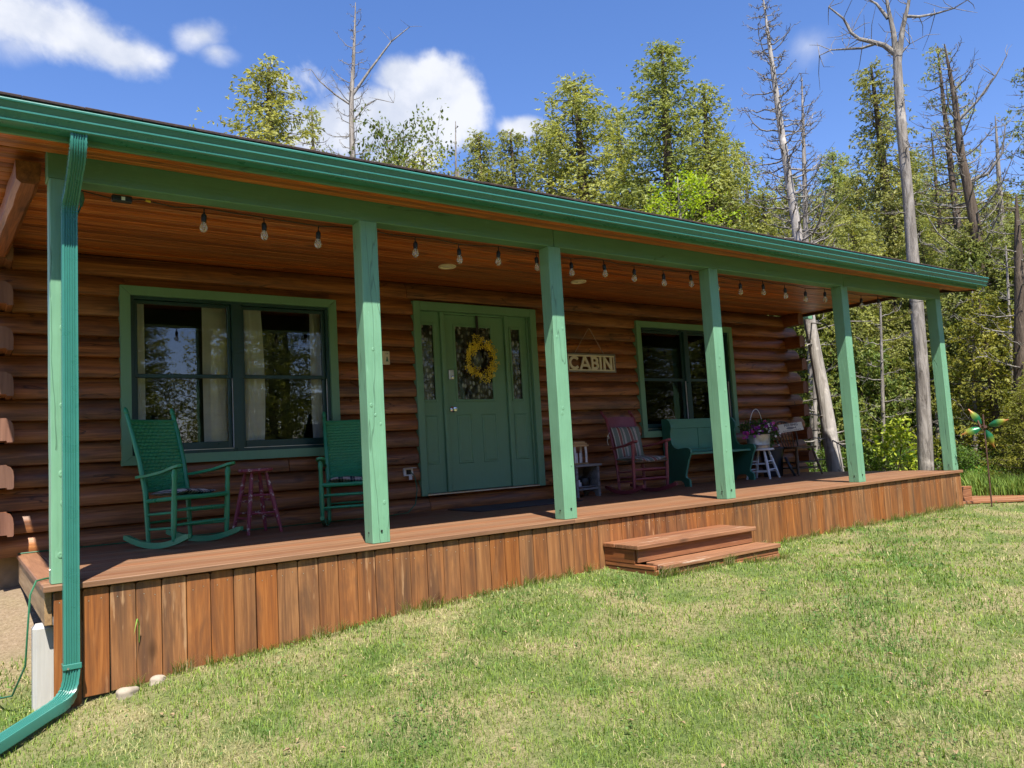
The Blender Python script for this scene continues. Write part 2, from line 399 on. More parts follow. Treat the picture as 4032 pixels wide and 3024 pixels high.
plain('satin_nickel', (.55, .53, .48), rough=.35, metal=.8)
plain('white_plastic', (.68, .69, .72), rough=.45)
plain('cream_plastic', (.72, .66, .5), rough=.5)
plain('yellow_plastic', (.6, .42, .04), rough=.5)
plain('green_cord', (.02, .12, .055), rough=.45)
plain('rope', (.34, .24, .2), rough=.9, bump=.4, scale=200)
plain('rust_steel', (.09, .045, .03), rough=.7, metal=.2, var=.4, scale=30)
plain('shingle', (.052, .034, .03), rough=.95, var=.5, scale=60, bump=.5)
plain('soil', (.3, .215, .135), rough=.95, var=.3, scale=9, bump=.6)
plain('mat_grey', (.042, .042, .046), rough=.95, var=.3, scale=80, bump=.6)
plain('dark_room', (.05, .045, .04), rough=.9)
plain('stone', (.32, .27, .21), rough=.85, var=.25, scale=12, bump=.6)
plain('birch', (.66, .64, .62), rough=.7, var=.2, scale=40)
plain('interior_jamb', (.5, .42, .36), rough=.5)
plain('petal_yellow', (.84, .66, .06), rough=.6, var=.2)
plain('petal_purple', (.20, .015, .22), rough=.6, var=.3)
plain('petal_pink', (.52, .04, .28), rough=.6, var=.3)
plain('petal_white', (.82, .82, .8), rough=.6, var=.05)
plain('twig', (.055, .028, .018), rough=.9, var=.3)
plain('glass_lens', (.75, .73, .66), rough=.3)

def glass_mat(name, tint, refl=1.0, pattern=False):
    t = NT(name); tr = t.n('ShaderNodeBsdfTransparent'); tr.inputs['Color'].default_value = (*tint, 1)
    gl = t.n('ShaderNodeBsdfGlossy'); gl.inputs['Roughness'].default_value = 0.004; gl.inputs['Color'].default_value = (refl,) * 3 + (1,)
    fr = t.n('ShaderNodeFresnel'); fr.inputs['IOR'].default_value = 1.62
    nz = t.noise(t.coord((1.5, 1.5, 1.5)), 1.0, 2); bp = t.bump(nz, .06, .02); t.l(bp, gl.inputs['Normal'])
    mx = t.n('ShaderNodeMixShader'); t.l(fr.outputs[0], mx.inputs[0]); t.l(tr.outputs[0], mx.inputs[1]); t.l(gl.outputs[0], mx.inputs[2])
    res = mx.outputs[0]
    if pattern:     # etched leaves in the pane
        vo = t.n('ShaderNodeTexVoronoi'); vo.inputs['Scale'].default_value = 1.0; t.l(t.coord((26, 26, 17)), vo.inputs['Vector'])
        sp = t.n('ShaderNodeSeparateColor'); t.l(vo.outputs['Color'], sp.inputs[0])
        nn = t.noise(t.coord((30, 30, 30)), 1.0, 2)
        k = t.mth('MULTIPLY', t.rmap(t.mth('ADD', vo.outputs['Distance'], t.mth('MULTIPLY', nn, .25)), .42, .62, 1, .25), t.rmap(sp.outputs[0], .1, .9, .15, .9))
        df = t.n('ShaderNodeBsdfDiffuse'); df.inputs['Color'].default_value = (.42, .47, .42, 1)
        g2 = t.n('ShaderNodeBsdfGlossy'); g2.inputs['Roughness'].default_value = .25; g2.inputs['Color'].default_value = (.35, .35, .35, 1)
        m3 = t.n('ShaderNodeMixShader'); m3.inputs[0].default_value = .3; t.l(df.outputs[0], m3.inputs[1]); t.l(g2.outputs[0], m3.inputs[2])
        m2 = t.n('ShaderNodeMixShader'); t.l(k, m2.inputs[0]); t.l(res, m2.inputs[1]); t.l(m3.outputs[0], m2.inputs[2]); res = m2.outputs[0]
    t.l(res, t.out.inputs['Surface'])
glass_mat('window_glass', (.98, .985, .98), .9)
glass_mat('etched_glass', (.22, .24, .22), .9, True)
glass_mat('bulb_glass', (.93, .9, .84), 1.0)
def bulb_haze():
    t = M['bulb_glass'].node_tree; out = [n for n in t.nodes if n.type == 'OUTPUT_MATERIAL'][0]; src = out.inputs['Surface'].links[0].from_socket
    df = t.nodes.new('ShaderNodeBsdfTranslucent'); df.inputs['Color'].default_value = (.9, .86, .78, 1); d2 = t.nodes.new('ShaderNodeBsdfDiffuse'); d2.inputs['Color'].default_value = (.9, .86, .78, 1)
    a = t.nodes.new('ShaderNodeAddShader'); t.links.new(df.outputs[0], a.inputs[0]); t.links.new(d2.outputs[0], a.inputs[1]); m = t.nodes.new('ShaderNodeMixShader'); m.inputs[0].default_value = .12
    t.links.new(src, m.inputs[1]); t.links.new(a.outputs[0], m.inputs[2]); t.links.new(m.outputs[0], out.inputs['Surface'])
bulb_haze()

def fabric(name, kind):
    t = NT(name); v = t.coord((1, 1, 1), rnd=False); sp = t.n('ShaderNodeSeparateXYZ'); t.l(v, sp.inputs[0]); x, y, z = sp.outputs
    wv = t.noise(t.coord((500, 500, 500)), 1.0, 1)
    if kind == 'plaid':
        def st(c, p, w): return t.mth('LESS_THAN', t.mth('FRACT', t.mth('MULTIPLY', c, p)), w)
        c = t.mix(st(x, 9, .42), (.52, .46, .40), (.02, .035, .045)); c = t.mix(t.mth('MULTIPLY', st(t.mth('ADD', y, z), 9, .4), .75), c, (.03, .05, .06))
        c = t.mix(t.mth('MULTIPLY', st(x, 36, .18), .6), c, (.62, .56, .5))
    elif kind == 'stripe':
        fr = t.mth('FRACT', t.mth('ADD', t.mth('MULTIPLY', x, 5.6), .1))
        c = t.ramp(fr, [(0, (.16, .19, .16)), (.30, (.16, .19, .16)), (.31, (.50, .44, .38)), (.36, (.50, .44, .38)), (.37, (.24, .10, .08)), (.58, (.24, .10, .08)), (.59, (.5, .44, .38)), (.63, (.16, .19, .16)), (.80, (.16, .19, .16)), (.81, (.5, .45, .4)), (.87, (.5, .45, .4)), (.88, (.05, .045, .05)), (.90, (.5, .45, .4)), (.95, (.16, .19, .16))][:14])
    elif kind == 'curtain':
        c = t.ramp(t.noise(t.coord((2, 2, 9)), 1.0, 3), [(.3, (.78, .77, .71)), (.7, (.9, .89, .84))])
    b = t.bsdf(c, .9, t.bump(wv, .3, .001), spec=.2)
    for nd in t.t.nodes:
        if nd.type == 'VALTORGB' and kind == 'stripe': nd.color_ramp.interpolation = 'CONSTANT'
fabric('plaid_cloth', 'plaid'); fabric('stripe_cloth', 'stripe'); fabric('curtain_cloth', 'curtain')

def foliage(name, trans=.3, tint=(1, 1, 1), rough=.55):
    t = NT(name); at_ = t.n('ShaderNodeVertexColor', layer_name='Col')
    hv = t.n('ShaderNodeHueSaturation'); t.l(at_.outputs['Color'], hv.inputs['Color'])
    t.l(t.rmap(t.oi.outputs['Random'], 0, 1, .82, 1.15), hv.inputs['Value']); r2 = t.mth('FRACT', t.mth('MULTIPLY', t.oi.outputs['Random'], 5.3)); t.l(t.rmap(r2, 0, 1, .485, .51), hv.inputs['Hue'])
    c = t.mix(1.0, hv.outputs[0], tint, 'MULTIPLY')
    b = t.n('ShaderNodeBsdfPrincipled'); t.l(c, b.inputs['Base Color']); b.inputs['Roughness'].default_value = rough; b.inputs['Specular IOR Level'].default_value = .3
    tr = t.n('ShaderNodeBsdfTranslucent'); t.l(t.mix(1.0, c, (1.25, 1.2, .6), 'MULTIPLY'), tr.inputs['Color'])
    mx = t.n('ShaderNodeMixShader'); mx.inputs[0].default_value = trans; t.l(b.outputs[0], mx.inputs[1]); t.l(tr.outputs[0], mx.inputs[2]); t.l(mx.outputs[0], t.out.inputs['Surface'])
foliage('cedar_leaf', .43); foliage('broad_leaf', .44); foliage('grass_blade', .3)

def bark(name, dark, light, sc=1.0):
    t = NT(name); g = t.noise(t.coord((14 * sc, 14 * sc, 2.2 * sc)), 1.0, 6, .65, .8); p = t.noise(t.coord((2.5, 2.5, 2.5)), 1.0, 5, .6)
    c = t.ramp(g, [(.32, dark), (.62, light)]); c = t.mix(t.rmap(p, .58, .68, 0, .6), c, tuple(min(1, x * 1.7) for x in light))
    t.bsdf(c, .9, t.bump(g, .9, .03), spec=.2)
bark('bark_grey', (.10, .086, .073), (.32, .29, .26)); bark('bark_pale', (.20, .18, .16), (.42, .39, .36), .7); bark('bark_brown', (.05, .036, .026), (.13, .10, .075)); bark('bark_twig', (.10, .088, .075), (.27, .25, .225))

def ground_mat():
    t = NT('ground_soil'); v = t.coord((1, 1, 1), rnd=False)
    g = t.noise(v, 1.6, 6, .62, .4); f = t.noise(v, 38, 5, .7); f2 = t.noise(v, 140, 3, .6)
    fine = t.mth('ADD', t.mth('MULTIPLY', f, .6), t.mth('MULTIPLY', f2, .4))
    straw = t.ramp(fine, [(.32, (.15, .105, .055)), (.5, (.33, .255, .145)), (.68, (.5, .41, .26))])
    gr = t.ramp(fine, [(.32, (.035, .065, .015)), (.5, (.08, .13, .03)), (.68, (.16, .2, .06))])
    lawn = t.mix(t.rmap(g, .40, .58, .35, .92), straw, gr)
    sp = t.n('ShaderNodeSeparateXYZ'); t.l(v, sp.inputs[0])
    litter = t.ramp(fine, [(.3, (.04, .028, .018)), (.5, (.10, .07, .042)), (.7, (.22, .16, .10))])
    wd = t.mth('MAXIMUM', t.rmap(sp.outputs[0], 12.5, 15.5, 0, 1), t.rmap(sp.outputs[1], 9, 13, 0, 1))
    dirt = t.ramp(fine, [(.3, (.14, .10, .062)), (.5, (.24, .18, .115)), (.7, (.35, .27, .19))])
    c = t.mix(wd, lawn, litter)
    under = t.mth('MULTIPLY', t.rmap(sp.outputs[1], .35, 1.3, 0, 1), t.rmap(sp.outputs[0], 10.9, 11.3, 1, 0))
    c = t.mix(t.mth('MULTIPLY', under, t.rmap(g, .35, .5, .7, 1)), c, dirt)
    t.bsdf(c, .95, t.bump(fine, .8, .03), spec=.15)
ground_mat()
# ------------------------------------------------------------------ ground
GX = [(-60, -1.3), (-5, -.95), (-.6, -.78), (-.1, -.72), (.1, -.70), (.25, -.68), (.66, -.615), (1.24, -.595), (2.16, -.52), (3.1, -.482), (4.1, -.462), (5.2, -.475), (6.6, -.517), (8.6, -.513), (10.8, -.5), (14, -.5), (60, -.3), (400, -.3)]
def gz(x, y):
    x = np.asarray(x, float); y = np.asarray(y, float)
    b = np.interp(x, [p[0] for p in GX], [p[1] for p in GX])
    s = np.interp(x, [-2, 3, 10, 14], [.055, .05, .025, .02])
    yy = np.clip(-y - .15, 0, 25); b = b - s * yy / (1 + yy * .02)
    k = np.clip((y - .3) / 2.0, 0, 1); b = b + .42 * k * k * (3 - 2 * k) * np.clip((11.2 - x) / .6, 0, 1) * np.clip((x + 4) / 3, 0, 1) * np.clip((12 - y) / 3, 0, 1)
    m = np.clip(1 - np.hypot(x - 4, y + 3) / 60, 0, 1)
    return b + m * (.018 * np.sin(1.7 * x + .6 * y) + .014 * np.sin(2.9 * y - 1.1 * x + 1) + .007 * np.sin(6.1 * x + 4.7 * y)) * np.clip(np.abs(y) * 1.5, 0, 1)
def make_ground():
    xs = np.concatenate([np.array([-400, -200, -100, -50, -25, -14]), np.arange(-9, 20, .22), np.array([21, 23, 26, 30, 36, 45, 60, 90, 150, 250, 400])])
    ys = np.concatenate([np.array([-400, -200, -100, -50, -30, -20, -14]), np.arange(-10, 12, .22), np.array([13, 15, 18, 22, 28, 36, 50, 80, 140, 250, 400])])
    X, Y = np.meshgrid(xs, ys, indexing='ij'); Z = gz(X, Y)
    V = np.stack([X.ravel(), Y.ravel(), Z.ravel()], 1); n, m = X.shape
    i, j = np.meshgrid(np.arange(n - 1), np.arange(m - 1), indexing='ij'); a = (i * m + j).ravel()
    F = np.stack([a, a + m, a + m + 1, a + 1], 1)
    struct(obj_from('ground', mesh_np('ground', V, F, 'ground_soil', smooth=True)))
make_ground()

# ------------------------------------------------------------------ the cabin
cabin = thing('log_cabin', 'brown stained log cabin with a green posted full-length front porch', 'cabin', (0, 0, 0))
WY = 2.523                                   # groove plane of the front wall
PITCHZ, Z00, NC = .1872, -.022, 14
PROF = [(0, .058), (.02, .066), (.10, .069), (.30, .070), (.50, .067), (.60, .060), (.72, .045), (.86, .025), (.96, .010), (1, .003)]
def prof(t):
    for (a, p), (b, q) in zip(PROF, PROF[1:]):
        if a <= t <= b: return p + (q - p) * (t - a) / (b - a)
    return 0
def log_x(x0, x1, k, za=None, zb=None, round_r=False):
    """one D-shaped log of the front wall (or a slice of it beside an opening)"""
    z0 = Z00 + k * PITCHZ; z1 = z0 + PITCHZ; za = z0 if za is None else za; zb = z1 if zb is None else zb
    ts = sorted(set([(za - z0) / PITCHZ, (zb - z0) / PITCHZ] + [p[0] for p in PROF if za < z0 + p[0] * PITCHZ < zb]))
    n = max(1, int((x1 - x0) / .45)); ph = random.uniform(0, 9); am = random.uniform(.5, 1.3)
    cx = (x0 + x1) / 2; cz = (za + zb) / 2; vs = []; fs = []; m = len(ts) + 2
    xs = [x0 + (x1 - x0) * i / n for i in range(n + 1)]
    if round_r: xs = xs[:-1] + [x1 - .05, x1 - .018, x1]
    for i, x in enumerate(xs):
        e = 0.0
        if round_r and x > x1 - .03: e = (.022 if x >= x1 - 1e-6 else .006)
        dy = .004 * am * math.sin(x * 2.1 + ph) + .002 * math.sin(x * 5.3 + ph * 2)
        for t in ts: vs.append((x - cx, WY - prof(t) + dy * min(1, 4 * t * (1.05 - t)) + e, z0 + t * PITCHZ - cz + (e * .8 * (.5 - t) * 2)))
        vs.append((x - cx, WY + .13, zb - cz)); vs.append((x - cx, WY + .13, za - cz))
    for i in range(len(xs) - 1):
        for j in range(m): fs.append((i * m + j, i * m + (j + 1) % m, (i + 1) * m + (j + 1) % m, (i + 1) * m + j))
    fs += [tuple(range(m))[::-1], tuple((len(xs) - 1) * m + j for j in range(m))]
    b = MB(); b.add(vs, fs); b.build('log', 'log_wood', cabin, smooth=True, angle=32, loc=(cx, 0, cz))
OPEN = [(.755, 2.735, .735, 2.265), (3.77, 5.41, -.02 + .19, 2.33), (7.245, 9.215, .745, 2.275)]
XL, XR = -.48, 10.98
for k in range(NC):
    z0 = Z00 + k * PITCHZ; z1 = z0 + PITCHZ
    end = 11.03 if k % 2 == 0 else 10.66
    start = -.44 if k % 2 == 0 else -.115
    cuts = [o for o in OPEN if o[2] < z1 - .004 and o[3] > z0 + .004]
    x = start; segs = []
    for o in cuts:
        segs.append((x, o[0])); x = o[1]
        if o[3] < z1 - .02: log_x(o[0] + .001, o[1] - .001, k, za=o[3])
        if o[2] > z0 + .02: log_x(o[0] + .001, o[1] - .001, k, zb=o[2])
    segs.append((x, end))
    for (a, b) in segs:
        L_ = b - a
        if L_ > 3.5:
            c = a + L_ * random.uniform(.3, .7); log_x(a, c - .003, k); log_x(c + .003, b, k, round_r=(b == 11.03))
        else: log_x(a, b, k, round_r=(b == 11.03))
def log_y(x0, x1, k, y0, y1):
    """side-wall log running back from the corner; its sawn end shows at the porch"""
    z0 = Z00 + k * PITCHZ + .002; z1 = z0 + PITCHZ - .004; r = .014; cx, cz = (x0 + x1) / 2, (z0 + z1) / 2
    poly = [(x0 + .008, z0 - .004), (x0 + .045, z0 - .004), (x0 + .048, z0 + .010), (x1 - .048, z0 + .010), (x1 - .045, z0 - .004), (x1 - .008, z0 - .004), (x1, z0 + .01), (x1 + .001, z0 + .09), (x1 - .006, z1 - .04), (x1 - .022, z1 - .008), (x1 - .045, z1), (x1 - .05, z1 + .010), (x0 + .05, z1 + .010), (x0 + .045, z1), (x0 + .022, z1 - .008), (x0 + .006, z1 - .04), (x0 - .001, z0 + .09), (x0, z0 + .01)]
    poly = [(p[0] - cx + random.uniform(-.002, .002), p[1] - cz) for p in poly]
    b = MB(); b.prism(poly, 'y', 0, y1 - y0); o = b.build('log', 'log_wood_y', cabin, smooth=True, angle=30, loc=(cx, y0, cz))
    e = MB(); e.prism([(p[0] * .985, p[1] * .985) for p in poly], 'y', -.004, .002); e.build('log_end', 'end_grain', o)
for k in range(NC):
    if k % 2 == 1:
        log_y(-.27, -.117, k, 2.18 + random.uniform(-.02, .02), 8.2); log_y(10.655, 10.80, k, 2.2 + random.uniform(-.02, .02), 8.2)
    else:
        log_y(-.27, -.117, k, 2.64, 8.2); log_y(10.655, 10.80, k, 2.64, 8.2)

# inside: floor, ceiling and back wall of the room behind the windows
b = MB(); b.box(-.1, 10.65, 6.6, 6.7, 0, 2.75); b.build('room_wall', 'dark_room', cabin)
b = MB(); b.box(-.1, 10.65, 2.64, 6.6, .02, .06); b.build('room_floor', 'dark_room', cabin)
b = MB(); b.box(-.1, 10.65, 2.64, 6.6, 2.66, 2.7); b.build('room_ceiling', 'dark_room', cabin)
b = MB(); b.box(-.3, 10.85, 8.2, 8.35, -.5, 2.6); b.build('rear_wall', 'log_wood', cabin)
b = MB(); b.box(-.25, 10.8, 2.66, 2.86, -.7, -.03); b.box(-.25, -.05, 2.86, 8.3, -.7, -.03); b.box(10.6, 10.8, 2.86, 8.3, -.7, -.03); b.build('foundation', 'soil', cabin)

# ceiling boards and eave soffit
yb = .145; i = 0
while yb < 2.5:
    w = .0865; y1 = min(yb + w, 2.56); c = (yb + y1) / 2; hw = (y1 - yb) / 2
    segx = [XL, random.uniform(2, 8.5), 10.915]
    for a, bb in zip(segx, segx[1:]):
        m = MB(); cx = (a + bb) / 2; hl = (bb - a) / 2 - .001; g = .006
        m.prism([(-hw, .02), (-hw, .006), (-hw + g, 0), (hw - g, 0), (hw, .006), (hw, .02)], 'x', -hl, hl)
        m.build('ceiling_board', 'ceiling_wood', cabin, loc=(cx, c, 2.600 + random.uniform(-.0008, .0008)))
    yb += w + .0012; i += 1
b = MB(); b.box(10.9165, 10.95, .15, 2.44, 2.556, 2.62, .003); b.build('edge_trim', 'dark_trim', cabin)
def sof(y): return 2.517 + .135 * (y + .3)
for y0, y1 in ((-.293, -.2), (-.199, -.106), (-.105, -.006)):
    m = MB(); cy = (y0 + y1) / 2; hl = (11.26 - XL) / 2
    m.prism([(y0 - cy, sof(y0)), (y0 - cy + .004, sof(y0) - .003), (y1 - cy - .004, sof(y1) - .003), (y1 - cy, sof(y1)), (y1 - cy, sof(y1) + .02), (y0 - cy, sof(y0) + .02)], 'x', -hl, hl)
    m.build('soffit_board', 'ceiling_wood', cabin, loc=((11.26 + XL) / 2, cy, 0))
for y0 in np.arange(.16, 2.4, .1):      # underside of the gable overhang beyond the porch ceiling
    m = MB(); m.box(-.153, .153, 0, .098, 0, .018, .003); m.build('soffit_board', 'ceiling_wood', cabin, loc=(11.106, float(y0), 2.585 + .15 * float(y0)))
b = MB(); b.prism([(-.29, 2.50), (3.0, 2.994), (3.0, 3.12), (-.29, 2.66)], 'x', 11.262, 11.285); b.build('barge_board', 'dark_trim', cabin)
b = MB(); b.prism([(-.29, 2.50), (3.0, 2.994), (3.0, 3.12), (-.29, 2.66)], 'x', XL - .024, XL - .001); b.build('barge_board', 'shaded_beam_green', cabin)
b = MB(); b.box(11.02, 11.5, 2.452, 2.50, 2.585, 2.66, .004); b.build('trim_board', 'green_paint_x', cabin)

# roof: deck, shingle courses at the eave, ridge
def rz(y): return 2.706 + .155 * (y + .35) if y < 2.6 else 2.706 + .155 * 2.95 + .30 * (y - 2.6)
b = MB(); b.prism([(-.335, 2.690), (2.6, rz(2.6) - .02), (5.4, rz(5.4) - .02), (8.6, 3.0), (8.6, 2.95), (5.4, rz(5.4) - .12), (2.6, rz(2.6) - .12), (-.30, 2.64)], 'x', XL, 11.27)
roof = b.build('roof', 'shingle', cabin)
sm = MB(); sm.box(-.152, .152, -.012, .16, 0, .017, .003)
sh0 = sm.build('shingle', 'shingle', roof); me_sh = sh0.data; bpy.data.objects.remove(sh0)
for row in range(2):
    for i in range(40):
        x = XL + .13 + i * .3055 + row * .15
        if x > 11.15: continue
        o = obj_from('shingle', me_sh, roof, (x, -.362 + row * .13 + random.uniform(-.004, .004), 2.704 + row * .031), (R(8.6), R(random.uniform(-.3, .3)), 0))

# fascia, gutter, downspout
b = MB(); b.box(XL, 11.265, -.317, -.294, 2.515, 2.664, .003); b.build('fascia', 'shaded_beam_green', cabin)
gp = [(-.318, 2.668), (-.318, 2.545), (-.388, 2.545), (-.402, 2.548), (-.409, 2.553), (-.410, 2.561), (-.402, 2.566), (-.423, 2.598), (-.429, 2.602), (-.4295, 2.612), (-.424, 2.614), (-.4425, 2.6455), (-.448, 2.647), (-.450, 2.655), (-.447, 2.662), (-.436, 2.662), (-.436, 2.652),
      (-.4395, 2.646), (-.420, 2.613), (-.4255, 2.611), (-.4255, 2.603), (-.420, 2.600), (-.397, 2.566), (-.404, 2.559), (-.403, 2.555), (-.388, 2.549), (-.322, 2.549), (-.322, 2.668)]
b = MB(); b.prism(gp, 'x', XL, 11.335); gutter = b.build('gutter', 'gutter_green', cabin, smooth=True, angle=35)
b = MB(); b.prism([p for p in gp[:14]] + [(-.437, 2.6615)], 'x', 11.3355, 11.338); b.build('end_cap', 'gutter_green', gutter)
def spout_profile(w, d):
    """rectangular pipe with a ribbed front"""
    p = []; n = 26
    for i in range(n + 1):
        u = -1 + 2 * i / n; rib = .006 * (1 if (i % 4) in (1, 2) else 0) if 2 < i < n - 2 else 0
        p.append((u * w / 2 * .96, -d / 2 + rib))
    p += [(w / 2, -d / 2 + .008), (w / 2, d / 2 - .008), (w / 2 - .008, d / 2), (-w / 2 + .008, d / 2), (-w / 2, d / 2 - .008), (-w / 2, -d / 2 + .008)]
    return p
def sweep(path, prof2, xdir, scales=None):
    """path of points, profile in (side, out) coordinates; side axis fixed = xdir"""
    vs = []; fs = []; n = len(prof2); P = [Vector(p) for p in path]; xs = Vector(xdir).normalized()
    for i, p in enumerate(P):
        t = (P[min(i + 1, len(P) - 1)] - P[max(i - 1, 0)]).normalized(); side = (xs - t * xs.dot(t)).normalized(); out = side.cross(t).normalized()
        sc = scales[i] if scales else 1
        for a, c in prof2: vs.append(p + side * a * sc + out * c * sc)
    for i in range(len(P) - 1):
        for k in range(n): fs.append((i * n + k, i * n + (k + 1) % n, (i + 1) * n + (k + 1) % n, (i + 1) * n + k))
    fs += [tuple(range(n))[::-1], tuple((len(P) - 1) * n + k for k in range(n))]
    return vs, fs
sp = spout_profile(.084, .062)
b = MB(); vs, fs = sweep([(.056, -.072, 2.17), (.054, -.072, 1.5), (.052, -.072, .5), (.05, -.072, -.47)], sp, (1, 0, 0)); b.add(vs, fs)
spout = b.build('downspout', 'gutter_green', cabin, smooth=True, angle=30)
def elbow(pts, n, name, crinkle, sp_=sp):
    """smooth bend through control points with pinched crinkles on the inside"""
    P = [Vector(p) for p in pts]; out = []
    for i in range(n + 1):
        t = i / n; m = len(P) - 1; q = list(P)
        for r in range(m): q = [q[j].lerp(q[j + 1], t) for j in range(len(q) - 1)]
        out.append(q[0])
    sc = [1.035 + (crinkle * (1 if i % 2 else -1) if 1 < i < n - 1 else 0) for i in range(n + 1)]
    bb = MB(); vs, fs = sweep(out, sp_, (1, 0, 0), sc); bb.add(vs, fs); return bb.build(name, 'gutter_green', spout, smooth=True, angle=30)
elbow([(.075, -.365, 2.548), (.075, -.365, 2.47), (.073, -.345, 2.44), (.070, -.28, 2.39)], 16, 'elbow', .035)
b = MB(); vs, fs = sweep([(.0705, -.29, 2.398), (.062, -.13, 2.268)], sp, (1, 0, 0)); b.add(vs, fs); b.build('pipe_section', 'gutter_green', spout, smooth=True, angle=30)
elbow([(.0625, -.14, 2.277), (.058, -.085, 2.235), (.056, -.072, 2.21), (.056, -.072, 2.15)], 16, 'elbow', .035)
# bottom elbow turning out along the ground to the left
TIP = Vector((-.66, -.80, float(gz(-.66, -.80)) + .075))
def lower():
    P0, P1 = Vector((.05, -.072, -.45)), Vector((.05, -.072, -.60)); P2 = Vector((.03, -.095, -.635)); D = (TIP - P2).normalized()
    ctrl = [P0, P1, P2 + Vector((.0, 0, -.01)), P2 + D * .14]; out = []
    n = 18
    for i in range(n + 1):
        t = i / n; q = list(ctrl)
        for r in range(3): q = [q[j].lerp(q[j + 1], t) for j in range(len(q) - 1)]
        out.append(q[0])
    path = out + [out[-1] + D * s for s in (.02, .3, .6, .95)]
    sc = [1.04 + (.035 * (1 if i % 2 else -1) if 3 < i < n - 2 else 0) for i in range(n + 1)] + [1.0] * 4
    side = Vector((.80, -.60, 0))
    vs = []; fs = []; m = len(sp); 
    for i, p in enumerate(path):
        t = (path[min(i + 1, len(path) - 1)] - path[max(i - 1, 0)]).normalized()
        w = min(1, i / n); xd = Vector((1, 0, 0)).lerp(side, w); s_ = (xd - t * xd.dot(t)).normalized(); o_ = s_.cross(t).normalized()
        for a, c in sp: vs.append(p + s_ * a * sc[i] + o_ * c * sc[i])
    for i in range(len(path) - 1):
        for k in range(m): fs.append((i * m + k, i * m + (k + 1) % m, (i + 1) * m + (k + 1) % m, (i + 1) * m + k))
    fs += [tuple(range(m))[::-1], tuple((len(path) - 1) * m + k for k in range(m))]
    bb = MB(); bb.add(vs, fs); bb.build('outlet_extension', 'gutter_green', spout, smooth=True, angle=30)
lower()
b = MB(); b.box(.004, .098, -.111, -.036, -.47, -.44, .002); b.build('strap', 'gutter_green', spout)
b = MB(); b.tube([(.03, -.116, -.462), (.03, -.110, -.462)], .006, 8); b.build('screw', 'satin_nickel', spout)

# porch posts and beams
PX = [-.04, 1.967, 3.763, 5.897, 8.336, 10.682]
def wobbly_post(w, h, seed):
    rr = random.Random(seed); b = MB(); n = 14; vs = []; fs = []; c = .006
    ring = [(c, 0), (w - c, 0), (w, c), (w, w - c), (w - c, w), (c, w), (0, w - c), (0, c)]
    for i in range(n + 1):
        z = h * i / n; k = [(rr.uniform(-.0012, .0012), rr.uniform(-.0012, .0012)) for _ in ring]
        for (x, y), (a, d) in zip(ring, k): vs.append((x + a, y + d, z))
    for i in range(n):
        for k in range(8): fs.append((i * 8 + k, i * 8 + (k + 1) % 8, (i + 1) * 8 + (k + 1) % 8, (i + 1) * 8 + k))
    fs += [tuple(range(8))[::-1], tuple(n * 8 + k for k in range(8))]; b.add(vs, fs); return b
for i, x in enumerate(PX):
    p = wobbly_post(.14, 2.396, i).build('post', 'green_paint', cabin, smooth=True, angle=25, loc=(x, 0, .003))
    for k in range(5):                     # knots and dents standing proud in the paint
        px_, pz = random.uniform(.03, .11), random.uniform(.15, 1.7); r = random.uniform(.008, .016); b = MB()
        b.lathe([(r, 0), (r * .8, .0015), (r * .35, .0022), (r * .1, .0006)], (0, 0, 0), 10)
        for vi in range(len(b.v) - 40, len(b.v)):
            vx, vy, vz = b.v[vi]; b.v[vi] = (px_ + vx, -.0008 - vz, pz + vy * 1.3)
        b.build('knot', 'green_paint', p, smooth=True)
    bo = MB(); bo.tube([(.07, -.001, .085), (.07, -.008, .085)], .008, 6); bo.tube([(-.001, .06, .075), (-.006, .06, .075)], .007, 6); bo.build('bolt', 'satin_nickel' if i == 0 else 'black_plastic', p)
for a, bb in ((-.05, 3.83), (3.834, 8.40), (8.404, 10.83)):
    m = MB(); hl = (bb - a) / 2; m.box(-hl, hl, -.07, .07, 0, .19, .005); m.build('beam', 'shaded_beam_green', cabin, loc=((a + bb) / 2, .072, 2.401))
def end_tie(p0, p1, w, h):
    p0, p1 = Vector(p0), Vector(p1); d = (p1 - p0); L_ = d.length; m = MB()
    n = 8; ring = [(-w / 2, -h * .3), (-w * .3, -h / 2), (w * .3, -h / 2), (w / 2, -h * .3), (w / 2, h / 2), (-w / 2, h / 2)]; vs = []; fs = []
    for i in range(n + 1):
        for x, z in ring: vs.append((x + random.uniform(-.004, .004), L_ * i / n, z + random.uniform(-.004, .004)))
    for i in range(n):
        for k in range(6): fs.append((i * 6 + k, i * 6 + (k + 1) % 6, (i + 1) * 6 + (k + 1) % 6, (i + 1) * 6 + k))
    fs += [tuple(range(6))[::-1], tuple(n * 6 + k for k in range(6))]; m.add(vs, fs)
    o = m.build('tie_log', 'log_wood_y', cabin, smooth=True, angle=30, loc=p0); o.rotation_euler = d.to_track_quat('Y', 'Z').to_euler(); return o
end_tie((-.135, .16, 2.47), (-.22, 2.18, 2.50), .13, .14)

